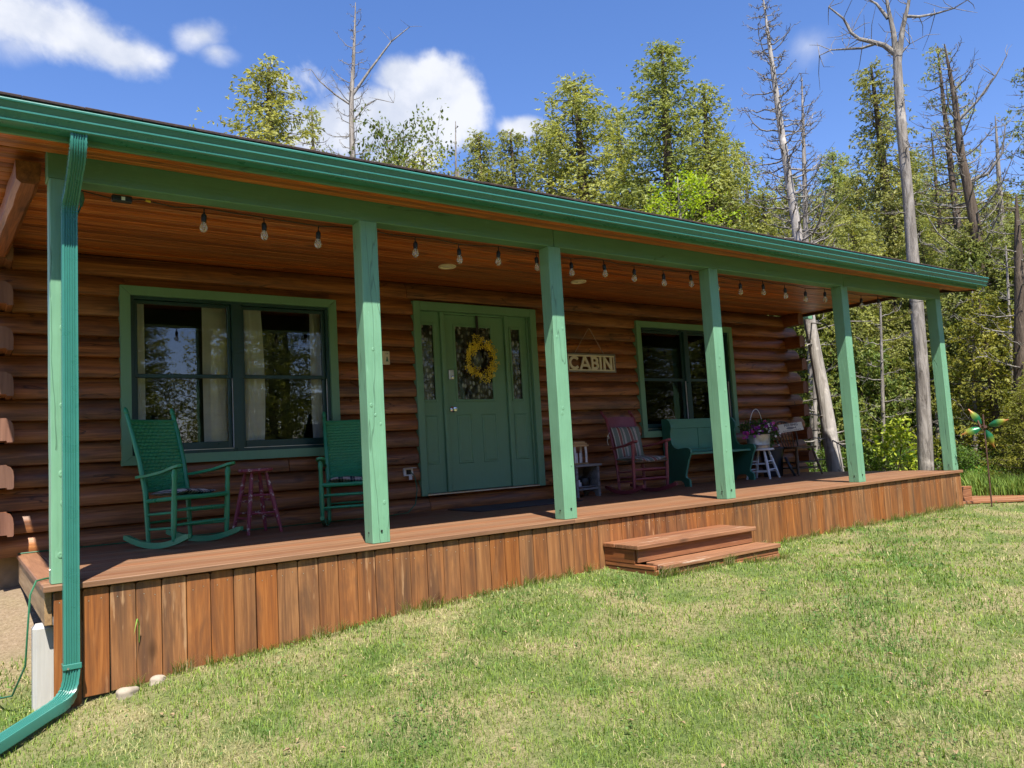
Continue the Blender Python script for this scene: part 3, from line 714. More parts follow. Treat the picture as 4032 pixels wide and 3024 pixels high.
# ------------------------------------------------------------------ windows
def make_window(x0, x1, z0, z1):
    """double window: casing boards, dark sash frames, panes"""
    cx, cz = (x0 + x1) / 2, (z0 + z1) / 2; w, h = x1 - x0, z1 - z0; hw, hh = w / 2, h / 2; c = .085
    m = MB(); j = .03; a, bq = hw - c, hh - c          # jamb frame lining the opening
    for q in ((-a - .02, -a + j, -bq, bq), (a - j, a + .02, -bq, bq)): m.box(q[0], q[1], .0, .16, q[2], q[3])
    m.box(-a + j, a - j, .0, .16, bq - j, bq + .02); m.box(-a + j, a - j, .0, .16, -bq - .02, -bq + j)
    m.box(-.045, .045, .002, .16, -bq + j, bq - j)
    win = m.build('window', 'teal_sash', cabin, loc=(cx, 2.448, cz))
    g = .004
    for poly in ([(-hw, -hh), (-hw, hh), (-hw + c, hh - c), (-hw + c, -hh + c)], [(hw, hh), (hw, -hh), (hw - c, -hh + c), (hw - c, hh - c)], [(-hw, hh), (hw, hh), (hw - c, hh - c), (-hw + c, hh - c)], [(hw, -hh), (-hw, -hh), (-hw + c, -hh + c), (hw - c, -hh + c)]):
        ctr = Vector((sum(p[0] for p in poly) / 4, sum(p[1] for p in poly) / 4))
        pl = [(ctr.x + (p[0] - ctr.x) * (1 - g / 2), ctr.y + (p[1] - ctr.y) * (1 - g / 2)) for p in poly]
        b = MB(); b.prism(pl, 'y', -.030, .06); 
        b.build('casing_board', 'door_green', win)
        # bead step along the inner half of the casing
    for s0, s1 in ((-a + j + .004, -.049), (.049, a - j - .004)):
        mid = -.003
        for (lo, hi, yy) in ((mid - .018, bq - j - .004, .030), (-bq + j + .004, mid + .018, .052)):
            f = .032; m2 = MB(); m2.box(s0, s0 + f, yy, yy + .03, lo, hi, .003); m2.box(s1 - f, s1, yy, yy + .03, lo, hi, .003)
            fb = .036 if yy < .04 else .07
            m2.box(s0 + f, s1 - f, yy + .001, yy + .03, hi - f, hi, .003); m2.box(s0 + f, s1 - f, yy + .001, yy + .03, lo, lo + fb, .003)
            sash = m2.build('sash', 'teal_sash', win)
            p = MB(); p.box(s0 + f - .004, s1 - f + .004, yy + .013, yy + .0165, lo + fb - .004, hi - f + .004); p.build('pane', 'window_glass', win)
        tr = MB(); tr.box(s1 + .0005, s1 + .0035, .014, .03, -bq + j + .01, mid - .02); tr.build('track', 'white_plastic', win)
        sl_ = MB(); sl_.box(s0, s1, .006, .05, -bq + j, -bq + j + .006); sl_.build('sill_strip', 'satin_nickel', win)
    return win
make_window(.705, 2.78, .68, 2.322)
make_window(7.205, 9.262, .695, 2.332)
def curtain(x0, x1, z0, z1, y, label, gather=0.0):
    n = max(14, int((x1 - x0) * 90)); rows = 12; V = []; F = []; ph = random.uniform(0, 6); k = random.uniform(52, 70)
    for r in range(rows + 1):
        v = r / rows; g = gather * math.sin(min(1, v * 1.1) * math.pi / 2)
        for i in range(n + 1):
            u = i / n; x = x0 + (x1 - x0) * u + g * (1 - v) * (u - .5) * .0 + g * (1 - v)
            a = .022 * (.6 + .4 * math.sin(3 * u + ph)); V.append((x - x0, a * math.sin(k * (x1 - x0) * u * (1 + .03 * math.sin(v * 3)) + ph) + .01 * math.sin(9 * u + 4 * v), z0 + (z1 - z0) * v - z0))
    for r in range(rows):
        for i in range(n): a = r * (n + 1) + i; F.append((a, a + 1, a + n + 2, a + n + 1))
    b = MB(); b.add(V, F); o = b.build('curtain', 'curtain_cloth', None, smooth=True, angle=180, loc=(x0, y, z0), fix=False)
    tag(o, label, 'curtain', 'pale curtains behind the windows')
curtain(.80, .94, .74, 2.3, 2.63, 'narrow pale curtain at the left edge of the large left window')
curtain(1.46, 1.78, .74, 2.3, 2.63, 'wide pale curtain left of the centre bar in the left window')
curtain(1.84, 2.04, .74, 2.3, 2.63, 'pale curtain right of the centre bar in the left window', .06)
curtain(2.56, 2.83, .74, 2.3, 2.63, 'pale curtain at the right edge of the left window behind the second rocker')
curtain(7.92, 8.32, .74, 2.3, 2.64, 'pale curtain behind the bench in the right window', .08)
curtain(8.85, 9.1, .74, 2.3, 2.64, 'pale curtain at the far side of the right window beside the porch post')

# ------------------------------------------------------------------ entrance door
DY = 2.515
m = MB()
def framebar(x0, x1, z0, z1, y0=2.462, y1=2.60, ch=.006): m.box(x0, x1, y0, y1, z0, z1, ch)
framebar(3.715, 3.80, .168, 2.385, 2.432); framebar(5.366, 5.46, .168, 2.385, 2.432); framebar(3.8005, 5.3655, 2.285, 2.385, 2.432)
framebar(4.088, 4.142, .19, 2.284, 2.482); framebar(5.0, 5.052, .19, 2.284, 2.482); framebar(3.801, 3.822, .19, 2.284, 2.484); framebar(5.345, 5.3655, .19, 2.284, 2.484)
framebar(4.143, 4.999, 2.262, 2.2845, 2.486)
frame = m.build('door_frame', 'door_green', cabin)
b = MB(); b.box(3.785, 5.362, 2.425, 2.60, .170, .188, .003); b.build('threshold', 'satin_nickel', cabin)
def panel_leaf(name, x0, x1, z0, z1, glass, panels, parent):
    """leaf built as stiles and rails round a glazed light with raised panels below"""
    m = MB(); gx0, gx1, gz0, gz1 = glass; cx = (x0 + x1) / 2; y0, y1 = DY, DY + .044
    m.box(x0, gx0, y0, y1, z0, z1); m.box(gx1, x1, y0, y1, z0, z1); m.box(gx0, gx1, y0, y1, gz1, z1); m.box(gx0, gx1, y0, y1, z0, gz0)
    m.v = [(p[0] - cx, p[1], p[2]) for p in m.v]
    leaf = m.build(name, 'door_green', parent, loc=(cx, 0, 0))
    f = MB(); e = .022
    for q in ((gx0 - e, gx0 + .006, gz0 - e, gz1 + e), (gx1 - .006, gx1 + e, gz0 - e, gz1 + e)): f.box(q[0] - cx, q[1] - cx, y0 - .010, y0 + .002, q[2], q[3], .004)
    f.box(gx0 + .006 - cx, gx1 - .006 - cx, y0 - .0095, y0 + .002, gz1 - .006, gz1 + e, .004); f.box(gx0 + .006 - cx, gx1 - .006 - cx, y0 - .0095, y0 + .002, gz0 - e, gz0 + .006, .004)
    f.build('glazing_bead', 'door_green', leaf)
    p = MB(); p.box(gx0 - cx - .003, gx1 - cx + .003, y0 + .012, y0 + .017, gz0 - .003, gz1 + .003); p.build('pane', 'etched_glass', leaf)
    for (a, bq, c, d) in panels:
        q = MB(); o = .018; a -= cx; bq -= cx
        ring = [(a, c), (bq, c), (bq, d), (a, d)]; ins = [(a + o, c + o), (bq - o, c + o), (bq - o, d - o), (a + o, d - o)]; o2 = o + .022
        top = [(a + o2, c + o2), (bq - o2, c + o2), (bq - o2, d - o2), (a + o2, d - o2)]
        vs = [(x, y0 - .001, z) for x, z in ring] + [(x, y0 - .008, z) for x, z in [(a + .007, c + .007), (bq - .007, c + .007), (bq - .007, d - .007), (a + .007, d - .007)]] + [(x, y0 - .0015, z) for x, z in ins] + [(x, y0 - .006, z) for x, z in top]
        fs = [(k * 4 + i, k * 4 + (i + 1) % 4, k * 4 + 4 + (i + 1) % 4, k * 4 + 4 + i) for k in range(3) for i in range(4)] + [(12, 13, 14, 15)]
        q.add(vs, fs); q.build('panel', 'door_green', leaf)
    return leaf
door = panel_leaf('door', 4.146, 4.996, .196, 2.258, (4.29, 4.805, 1.25, 2.13), [(4.265, 4.47, .505, 1.08), (4.615, 4.825, .505, 1.08)], cabin)
panel_leaf('sidelight', 3.824, 4.086, .192, 2.282, (3.838, 4.0, 1.25, 2.13), [(3.832, 4.012, .512, 1.075)], cabin)
panel_leaf('sidelight', 5.054, 5.343, .192, 2.282, (5.1, 5.245, 1.25, 2.13), [(5.09, 5.285, .512, 1.075)], cabin)
kx = 4.163 - 4.571 + .05
b = MB(); b.M = Matrix.Translation((kx, DY, 1.14)) @ Matrix.Rotation(R(90), 4, 'X'); b.lathe([(.033, 0), (.033, .006), (.026, .010), (.012, .016), (.012, .034), (.024, .042), (.029, .055), (.026, .068), (.012, .072)], n=20); b.build('knob', 'chrome', door, smooth=True)
b = MB(); b.box(kx - .034, kx + .034, DY - .024, DY, 1.485, 1.605, .008); lk = b.build('lock', 'satin_nickel', door)
b = MB(); b.M = Matrix.Translation((kx + .006, DY - .024, 1.515)) @ Matrix.Rotation(R(90), 4, 'X'); b.lathe([(.018, 0), (.018, .014), (.014, .016), (.002, .016)], n=16); b.build('lock_cylinder', 'chrome', door, smooth=True)

# ------------------------------------------------------------------ porch deck
deck = thing('porch_deck', 'long reddish brown board deck with a vertical board skirt along the front', 'deck', (0, 0, 0))
DX0, DX1 = -.085, 10.84
ys = [-.05]; w = .139
rows = []
y = -.05
while y < 2.44:
    rows.append((y, min(y + w, 2.455))); y += w + .004
for i, (y0, y1) in enumerate(rows):
    cutx = [DX0 + .146, random.uniform(2.5, 5), random.uniform(6, 8.5), DX1]
    if i == 0: cutx[0] = DX0
    for a, bb in zip(cutx, cutx[1:]):
        m = MB(); hl = (bb - a) / 2 - .0015; m.box(-hl, hl, -(y1 - y0) / 2, (y1 - y0) / 2, -.036, 0, .004)
        m.build('deck_board', 'deck_wood', deck, loc=((a + bb) / 2, (y0 + y1) / 2, random.uniform(-.0012, .0)))
m = MB(); m.box(-.07, .07, -1.21, 1.21, -.036, 0, .004); m.build('deck_board', 'deck_wood_y', deck, loc=(DX0 + .07, 1.304, 0))
m = MB(); m.box(DX0 + .012, DX0 + .05, .02, 2.44, -.23, -.040, .003); m.build('rim_board', 'rim_wood', deck)
m = MB(); m.box(DX0 + .051, DX1 - .02, .06, .10, -.24, -.039, .002); m.build('rim_board', 'rim_wood', deck)
m = MB(); m.box(DX1 - .05, DX1 - .012, .102, 2.44, -.24, -.040, .003); m.build('rim_board', 'rim_wood', deck)
for jx in np.arange(.5, 10.6, .4):
    m = MB(); m.box(jx - .019, jx + .019, .102, 2.44, -.22, -.041); m.build('joist', 'rim_wood', deck)
xs_ = .0
nb = 0
x = -.03
while x < DX1 - .05:
    w = .1375 + random.uniform(-.002, .002)
    x1 = min(x + w, DX1 - .008); g = float(gz((x + x1) / 2, -.03)); zb = g - .03
    if nb == 1: zb = g + .03
    if nb == 2: zb = g + .015
    m = MB(); hw = (x1 - x) / 2; c = .009; top = -.040 - random.uniform(0, .006)
    t = .019; z0, z1 = zb, top
    poly = [(-hw, z0), (hw, z0), (hw, z1 - c), (hw - c * 1.2, z1), (-hw + c * 1.2, z1), (-hw, z1 - c)]
    poly = [(a, z - z1) for a, z in poly]
    e = .003
    inn = [(a * (1 - e / hw), z + (e if z < -.2 else -e * .6)) for a, z in poly]
    n = 6; vs = [(a, t, z) for a, z in poly] + [(a, e, z) for a, z in poly] + [(a, 0, z) for a, z in inn]
    fs = [(k * n + i, k * n + (i + 1) % n, k * n + n + (i + 1) % n, k * n + n + i) for k in range(2) for i in range(n)] + [tuple(range(n)), tuple(range(2 * n, 3 * n))[::-1]]
    m.add(vs, fs); bd = m.build('skirt_board', 'skirt_wood', deck, loc=((x + x1) / 2, -.022 + random.uniform(-.002, .002), z1)); bd.rotation_euler = (0, R(random.uniform(-.15, .15)), 0)
    for s_ in (-.55, .55):
        nl = MB(); q_ = (s_ * hw * random.uniform(.7, 1.1), -.06 - random.uniform(0, .04)); nl.tube([(q_[0], .001, q_[1]), (q_[0], -.0014, q_[1])], .0032, 6); nl.build('nail', 'satin_nickel', bd)
    x = x1 + random.uniform(.004, .0065); nb += 1
y = .02
while y < 2.3:                        # end skirt on the right
    m = MB(); m.box(0, .019, 0, .138, -.56, 0, .003); m.build('skirt_board', 'skirt_wood', deck, loc=(DX1 - .011, y, -.042)); y += .1425

pier = MB(); pier.box(-.125, .035, .10, .22, -1.1, -.235, .02); 
pr = pier.build('concrete_pier', 'concrete', None); tag(pr, 'weathered white concrete pier under the left corner of the deck', 'pier')
pk = MB(); pk.box(-.045, .03, .03, .11, -.235, -.04, .004); pk.build('corner_block', 'grey_wood', deck)

# ------------------------------------------------------------------ front steps
st = thing('wooden_steps', 'two-tread weathered wooden steps leading from the lawn up to the deck', 'steps', (4.97, -.02, -.5))
def sb(name, x0, x1, y0, y1, z0, z1, mat='step_wood', ch=.005, parent=None):
    m = MB(); cx, cy, cz = (x0 + x1) / 2, (y0 + y1) / 2, (z0 + z1) / 2; m.box(x0 - cx, x1 - cx, y0 - cy, y1 - cy, z0 - cz, z1 - cz, ch)
    return m.build(name, mat, st, loc=(cx - 4.97, cy + .02, cz + .5))
sb('tread', 4.145, 5.71, -.175, -.030, -.273, -.236); sb('tread', 4.15, 5.705, -.318, -.179, -.274, -.237); sb('tread', 4.14, 5.712, -.468, -.322, -.273, -.236)
sb('tread', 4.26, 5.755, -.56, -.43, -.424, -.388); sb('tread', 4.205, 5.76, -.69, -.565, -.425, -.387)
sb('riser', 4.175, 5.69, -.428, -.405, -.387, -.275); sb('riser', 4.215, 5.745, -.672, -.642, -.475, -.427); sb('riser', 4.225, 5.75, -.678, -.645, -.56, -.478)
for xx in (4.16, 5.66):
    sb('stringer', xx, xx + .035, -.40, -.025, -.395, -.276, 'log_wood_y'); sb('stringer', xx + .005, xx + .04, -.64, -.025, -.60, -.43, 'log_wood_y'); sb('stringer', xx + .002, xx + .037, -.62, -.025, -.43, -.397, 'log_wood_y')
# ------------------------------------------------------------------ porch furniture
def turned(m, p0, p1, r, n=10, beads=(.2, .8), bulge=1.18, ends=.62):
    """turned spindle between two points, tapering at the ends"""
    p0, p1 = Vector(p0), Vector(p1); pts = []; rad = []
    ks = [0, .06, .14] + [b + d for b in beads for d in (-.03, -.012, 0, .012, .03)] + [.5, .86, .94, 1]
    for t in sorted(set(ks)):
        k = ends + (1 - ends) * min(1, 4 * min(t, 1 - t))
        for b in beads:
            if abs(t - b) < .006: k *= bulge
            elif abs(abs(t - b) - .012) < .004: k *= .86
        pts.append(p0.lerp(p1, t)); rad.append(r * k)
    m.tube(pts, rad, n)
def weave(b, P, nu, nv, amp):
    """basket weave over the surface P(u, v) -> point, normal"""
    V = []; F = []
    for i in range(nv + 1):
        for j in range(nu + 1):
            p, nn = P(j / nu, i / nv); V.append(Vector(p) + Vector(nn) * amp * (.62 * (1 if i % 2 else -1) + .38 * (1 if (i // 2 + j) % 2 else -1)))
    for i in range(nv):
        for j in range(nu): a = i * (nu + 1) + j; F.append((a, a + 1, a + nu + 2, a + nu + 1))
    b.add(V, F)
def cushion(b, P, nu, nv, th, puff=.6):
    """soft pad: surface P(u,v)->(point, normal) thickened, thinner at the rim"""
    V = []; F = []
    for s in (1, -1):
        for i in range(nv + 1):
            for j in range(nu + 1):
                u, v = j / nu, i / nv; p, nn = P(u, v); k = (max(0, 1 - abs(2 * u - 1) ** 4) * max(0, 1 - abs(2 * v - 1) ** 4)) ** puff
                V.append(Vector(p) + Vector(nn) * th * (k * s * .5 + .5 + .06 * math.sin(9 * u + 5 * v)))
    n1 = (nu + 1) * (nv + 1)
    for i in range(nv):
        for j in range(nu): a = i * (nu + 1) + j; F += [(a, a + 1, a + nu + 2, a + nu + 1), (n1 + a, n1 + a + nu + 1, n1 + a + nu + 2, n1 + a + 1)]
    b.add(V, F)
def rocking_chair(label, loc, rz, paint_, seat_kind, H=1.14, group='rocking chairs on the porch'):
    t = thing('rocking_chair', label, 'rocking chair', loc, rz, group); wx = paint_ if paint_ != 'chair_green' else 'chair_green_x'
    def rock_z(y): return max(0, (y - .06) ** 2 / 2.3)
    RX, FX = .205, .262
    for s in (-1, 1):
        pts = []; m = MB(); n = 18; vs = []; fs = []
        for i in range(n + 1):
            y = -.385 + .84 * i / n; z = rock_z(y); k = (y + .385) / .84; x = s * (FX + (RX - FX) * k); e = .72 if i in (0, n) else 1
            for dx, dz in ((-.016, 0), (.016, 0), (.016, .046 * e), (-.016, .046 * e)): vs.append((x + dx, y, z + dz))
        for i in range(n):
            for k in range(4): fs.append((i * 4 + k, i * 4 + (k + 1) % 4, (i + 1) * 4 + (k + 1) % 4, (i + 1) * 4 + k))
        fs += [(3, 2, 1, 0), tuple(n * 4 + k for k in range(4))]; m.add(vs, fs); m.build('rocker', wx, t)
        # rear post leaning back, with finial
        P = [Vector((s * RX, .165, rock_z(.165) + .03)), Vector((s * RX, .175, .25)), Vector((s * RX * 1.0, .19, .45)), Vector((s * RX * 1.04, .245, .70)), Vector((s * RX * 1.08, .325, .95)), Vector((s * RX * 1.1, .375, H - .075))]
        d = (P[-1] - P[-2]).normalized(); m = MB()
        m.tube(P + [P[-1] + d * .012, P[-1] + d * .02, P[-1] + d * .03, P[-1] + d * .05, P[-1] + d * .075, P[-1] + d * .085], [.016, .021, .022, .021, .020, .0185, .0195, .0135, .019, .0205, .013, .003], 10)
        m.build('back_post', paint_, t, smooth=True)
        m = MB(); A = Vector((s * FX, -.205, rock_z(-.205) + .03)); B = Vector((s * (FX + .004), -.235, .625))
        ks = [(0, .014), (.1, .019), (.25, .022), (.45, .0225), (.6, .021), (.635, .0215), (.64, .018), (.66, .0205), (.72, .020), (.82, .0175), (.93, .0235), (.95, .0205), (1, .018)]
        m.tube([A.lerp(B, k) for k, _ in ks], [r for _, r in ks], 10); m.build('front_leg', paint_, t, smooth=True)
        # arm: flat board widening to a rounded front
        m = MB(); out = [(-.02, .255), (-.024, .1), (-.03, -.1), (-.040, -.22), (-.038, -.275), (-.022, -.305), (.004, -.312), (.028, -.30), (.042, -.27), (.044, -.22), (.034, -.1), (.026, .1), (.02, .255)]
        vs = []; n = len(out)
        for zz in (0, .020):
            for (dx, y) in out:
                k = (.255 - y) / .56; vs.append((s * (FX - .03 + .03 * k + dx), y, .565 + .075 * k - .018 * math.sin(k * 3.14) + zz))
        fs = [(i, (i + 1) % n, n + (i + 1) % n, n + i) for i in range(n)] + [tuple(range(n))[::-1], tuple(range(n, 2 * n))]
        m.add(vs, fs); m.build('arm', wx, t)
        for zf, zr in ((.285, .265), (.165, .145)):
            m = MB(); turned(m, (s * FX, -.21, zf), (s * RX, .175, zr), .0115, beads=(), ends=.75); m.build('side_stretcher', paint_, t, smooth=True)
    for z in (.30, .185):
        m = MB(); turned(m, (-FX, -.213, z), (FX, -.213, z), .0145, beads=(.3, .5, .7)); m.build('front_stretcher', paint_, t, smooth=True)
    m = MB(); turned(m, (-RX, .175, .2), (RX, .175, .2), .012, beads=()); m.build('rear_stretcher', paint_, t, smooth=True)
    def seat(u, v): x = -(FX - .008) + 2 * (FX - .008) * u; y = -.225 + .40 * v; x *= 1 - .2 * v; return (x, y, .408 - .02 * v - .02 * math.sin(v * 3.14) * math.sin(u * 3.14)), (0, 0, 1)
    m = MB(); weave(m, seat, 26, 20, .0025)
    m.build('woven_seat', wx if paint_ != 'maroon_paint' else 'brown_chair_wood', t, smooth=True, angle=180, fix=False)
    m = MB(); m.tube([(-FX, -.228, .398), (0, -.232, .394), (FX, -.228, .398)], .019, 8); m.tube([(-FX, -.22, .395), (-RX, .17, .375)], .017, 8); m.tube([(FX, -.22, .395), (RX, .17, .375)], .017, 8); m.tube([(-RX, .17, .375), (RX, .17, .375)], .015, 8)
    m.build('seat_rail', wx if paint_ != 'maroon_paint' else 'brown_chair_wood', t, smooth=True)
    def back(u, v):
        z = .455 + (H - .115 - .455) * v; y = np.interp(z, [.45, .70, .95, 1.15], [.19, .245, .325, .385]); x = (-RX + 2 * RX * u) * (1.0 + .09 * v)
        y2 = y + .038 * math.sin(u * math.pi) * (.5 + .5 * v); return (x, float(y2), z), (0, -.95, .3)
    if seat_kind == 'plaid':
        m = MB(); weave(m, back, 20, 40, .0055); m.build('woven_back', wx, t, smooth=False, fix=False)
        m = MB(); P0, _ = back(.5, 1); m.tube([back(u / 8, 1)[0] for u in range(9)], .014, 8); m.build('back_rail', wx, t, smooth=True); m = MB(); m.tube([back(u / 8, 0)[0] for u in range(9)], .012, 8); m.build('back_rail', wx, t, smooth=True)
        m = MB(); cushion(m, lambda u, v: ((-.2 + .4 * u, -.19 + .35 * v, .408 + .012 * math.sin(6 * u) * (1 - v)), (0, 0, 1)), 18, 16, .05); m.build('seat_cushion', 'plaid_cloth', t, smooth=True, angle=80)
    else:
        m = MB(); V = []; F = []      # pressed top splat
        for s2 in (0, .016):
            for i in range(3):
                for j in range(13):
                    p, _ = back(j / 12, .76 + .24 * i / 2); zz = p[2] + (.018 * math.sin(j / 12 * math.pi) if i == 2 else (-.012 * math.sin(j / 12 * math.pi) if i == 0 else 0)); V.append((p[0], p[1] - s2, zz))
        for i in range(2):
            for j in range(12): a = i * 13 + j; F += [(a, a + 1, a + 14, a + 13), (39 + a, 39 + a + 13, 39 + a + 14, 39 + a + 1)]
        for j in range(12): F += [(j, 39 + j, 40 + j, j + 1), (26 + j, 27 + j, 66 + j, 65 + j)]
        m.add(V, F); m.build('back_splat', 'maroon_paint', t, smooth=True, angle=60)
        for q in range(5):
            m = MB(); u = .14 + .18 * q; turned(m, back(u, .0)[0], back(u, .78)[0], .008, beads=(.5,)); m.build('back_spindle', paint_, t, smooth=True)
        m = MB(); m.tube([back(u / 8, .02)[0] for u in range(9)], .013, 8); m.build('back_rail', paint_, t, smooth=True)
        def bc(u, v):
            p, nn = back(.0 + 1.0 * u, -.06 + .80 * v); return (p[0] * (1 + .05 * (1 - v)), p[1] - .018, p[2]), nn
        m = MB(); cushion(m, bc, 22, 22, .06, .5); m.build('back_cushion', 'stripe_cloth', t, smooth=True, angle=80)
        m = MB(); cushion(m, lambda u, v: ((-.25 + .5 * u, -.255 + .42 * v, .395 - .04 * math.sin(u * 3.14) * (1 - v) ** 2 + .012), (0, 0, 1)), 22, 18, .06, .45); m.build('seat_cushion', 'stripe_cloth', t, smooth=True, angle=80)
        m = MB()
        for s in (-1, 1): m.tube([(s * .225, .26, .78), (s * .25, .28, .74), (s * .245, .30, .66), (s * .24, .29, .62)], .004, 5); m.tube([(s * .225, .26, .78), (s * .262, .25, .75), (s * .25, .26, .70), (s * .23, .27, .72)], .004, 5)
        m.build('cushion_tie', 'sign_white', t)
    return t
rocking_chair('green woven-back rocking chair with plaid cushion, nearest the downspout', (1.035, 1.63, 0), R(27), 'chair_green', 'plaid', 1.16)
rocking_chair('green woven-back rocking chair half hidden behind the second porch post', (2.615, 1.865, 0), R(-23), 'chair_green', 'plaid', 1.13)
rocking_chair('maroon rocking chair with striped green and cream cushions beside the bench', (6.49, 1.83, 0), R(-6), 'maroon_paint', 'stripe', 1.08)

def stool(name, label, loc, rz, h, top_r, foot_r, mat, seat_t=.032, tops=None, group=None):
    t = thing(name, label, 'stool', loc, rz, group)
    m = MB(); m.lathe([(top_r * .9, h - seat_t), (top_r * .985, h - seat_t * .8), (top_r, h - seat_t * .4), (top_r * .97, h - .003), (top_r * .6, h), (.002, h)], n=28); m.build('seat', mat, t, smooth=True, angle=50)
    A = []; B = []
    for k in range(4):
        a = R(45 + 90 * k); p = Vector((math.cos(a) * top_r * .62, math.sin(a) * top_r * .62, h - seat_t)); q = Vector((math.cos(a) * foot_r, math.sin(a) * foot_r, 0)); A.append(p); B.append(q)
        m = MB(); ks = [(0, .013), (.03, .0165), (.07, .012), (.1, .017), (.3, .0195), (.6, .0205), (.7, .0215), (.715, .017), (.73, .0205), (.8, .019), (.83, .0145), (.85, .018), (1, .013)]
        m.tube([q.lerp(p, s) for s, _ in ks], [r * (1 if h > .5 else 1.05) for _, r in ks], 10); m.build('leg', mat, t, smooth=True)
    for k in range(4):
        for lv in ((.33, .62) if k % 2 == 0 else (.26, .53)):
            m = MB(); m.tube([B[k].lerp(A[k], lv), B[k].lerp(A[k], lv).lerp(B[(k + 1) % 4].lerp(A[(k + 1) % 4], lv), .5), B[(k + 1) % 4].lerp(A[(k + 1) % 4], lv)], [.008, .0105, .008], 8); m.build('stretcher', mat, t, smooth=True)
    return t
stool('stool', 'chipped maroon wooden stool between the two green rocking chairs', (1.755, 2.01, 0), R(8), .59, .155, .225, 'stool_maroon')
stool('stool', 'white wooden stool carrying the flower bucket', (9.2, 2.02, 0), R(14), .447, .185, .25, 'white_paint', .036)

# church-pew bench
def bench():
    t = thing('bench', 'green painted wooden bench with shaped side panels under the right window', 'bench', (0, 0, 0))
    side = [(2.40, .0), (2.40, .935), (2.30, .935), (2.262, .90), (2.235, .86), (2.23, .81), (2.25, .74), (2.252, .66), (2.235, .58), (2.19, .53), (2.13, .513), (2.0, .525), (1.945, .52), (1.915, .495), (1.908, .46), (1.93, .41), (1.955, .37), (2.015, .20), (2.03, .15), (2.02, .12), (1.985, .105), (1.965, .085), (1.962, .0), (2.05, .0), (2.07, .05), (2.11, .08), (2.25, .08), (2.29, .05), (2.31, .0)]
    for x in (7.56, 8.93):
        m = MB(); m.prism(side, 'x', -.016, .016); m.build('side_panel', 'bench_dark_green' , t, loc=(x, 0, 0))
        e = MB(); n = len(side); vs = []; fs = []          # lighter band along the front edge
        loop = side[2:23]
        for (y, z) in loop: vs += [(-.0175, y - .0015, z), (.0175, y - .0015, z)]
        fs = [(2 * i, 2 * i + 1, 2 * i + 3, 2 * i + 2) for i in range(len(loop) - 1)]; e.add(vs, fs); e.build('edge_band', 'bench_green', t, loc=(x, 0, 0), fix=False)
    def bx(nm, x0, x1, y0, y1, z0, z1, mat='bench_green', ch=.004):
        m = MB(); cx = (x0 + x1) / 2; m.box(x0 - cx, x1 - cx, y0, y1, z0, z1, ch); return m.build(nm, mat, t, loc=(cx, 0, 0))
    X0, X1 = 7.578, 8.912
    bx('seat_board', X0, X1, 1.975, 2.36, .425, .455); bx('back_rail', X0, X1, 2.33, 2.356, .80, .932); bx('back_rail', X0, X1, 2.33, 2.356, .456, .50)
    for a, b_ in ((X0, X0 + .06), (8.21, 8.28), (X1 - .06, X1)): bx('back_stile', a, b_, 2.3305, 2.3555, .501, .799, ch=.002)
    for a, b_ in ((X0 + .062, 8.208), (8.282, X1 - .062)): bx('back_panel', a, b_, 2.338, 2.352, .502, .798, ch=.001)
    return t
bench()

# grey side table with oddments under it, wooden lantern on top
tb = thing('side_table', 'small grey painted side table beside the maroon rocking chair', 'table', (5.87, 2.2, 0))
m = MB(); m.box(-.235, .205, -.14, .2, .372, .402, .004); m.build('table_top', 'grey_wood', tb)
for s in (-1, 1):
    m = MB(); x = -.015 + s * .175; pr_ = [(-.115, 0), (-.115, .371), (.18, .371), (.18, 0), (.12, 0), (.10, .045), (.06, .06), (.02, .06), (-.03, .045), (-.05, 0)]
    m.prism(pr_, 'x', x - .016, x + .016); m.build('side_panel', 'grey_wood', tb)
m = MB(); m.box(-.174, .144, -.11, -.075, .085, .108, .004); m.build('front_rail', 'grey_wood', tb)
m = MB(); m.box(-.174, .144, -.07, .17, .118, .132); m.build('shelf', 'grey_wood', tb)
m = MB(); m.box(-.174, .144, .172, .18, .14, .37); m.build('back_board', 'grey_wood', tb)
ln = thing('wooden_lantern', 'small birch and pine lantern standing on the grey side table', 'lantern', (5.80, 2.2, .4025))
m = MB(); m.box(-.10, .12, -.07, .07, 0, .018, .003); m.build('base', 'pale_wood', ln)
for x_, y_ in ((-.08, -.05), (.1, -.05), (-.08, .05), (.1, .05)):
    m = MB(); m.tube([(x_, y_, .019), (x_ + .004, y_, .1), (x_ - .002, y_, .2185)], [.016, .0145, .016], 9); m.build('birch_post', 'birch', ln, smooth=True)
for k, (w_, z_) in enumerate(((.125, .219), (.105, .243), (.085, .264))):
    m = MB(); m.box(.01 - w_, .01 + w_, -.075 + k * .012, .075 - k * .012, z_, z_ + .021, .003); m.build('roof_slat', 'pale_wood', ln)
for x_ in (-.03, .028):
    m = MB(); m.tube([(x_, -.02, .019), (x_, -.02, .14)], .013, 10); o = m.build('candle', 'white_plastic', None, smooth=True, loc=(5.80, 2.2, .4025)); tag(o, 'white candle standing inside the lantern, ' + ('left one' if x_ < 0 else 'right one'), 'candle')
m = MB(); m.box(-.05, .05, -.05, .05, 0, .05, .004); m.box(-.01, .03, -.05, -.02, .0505, .08, .004); o = m.build('white_box', 'white_plastic', None, loc=(5.74, 2.19, .132)); tag(o, 'white box on the low shelf of the grey side table', 'box')
m = MB(); m.lathe([(.075, 0), (.08, .01), (.078, .09), (.07, .1), (.04, .11), (.002, .112)], n=18); o = m.build('dark_pot', 'black_plastic', None, smooth=True, loc=(5.90, 2.23, .132)); tag(o, 'black lidded pot on the shelf under the grey side table', 'pot')

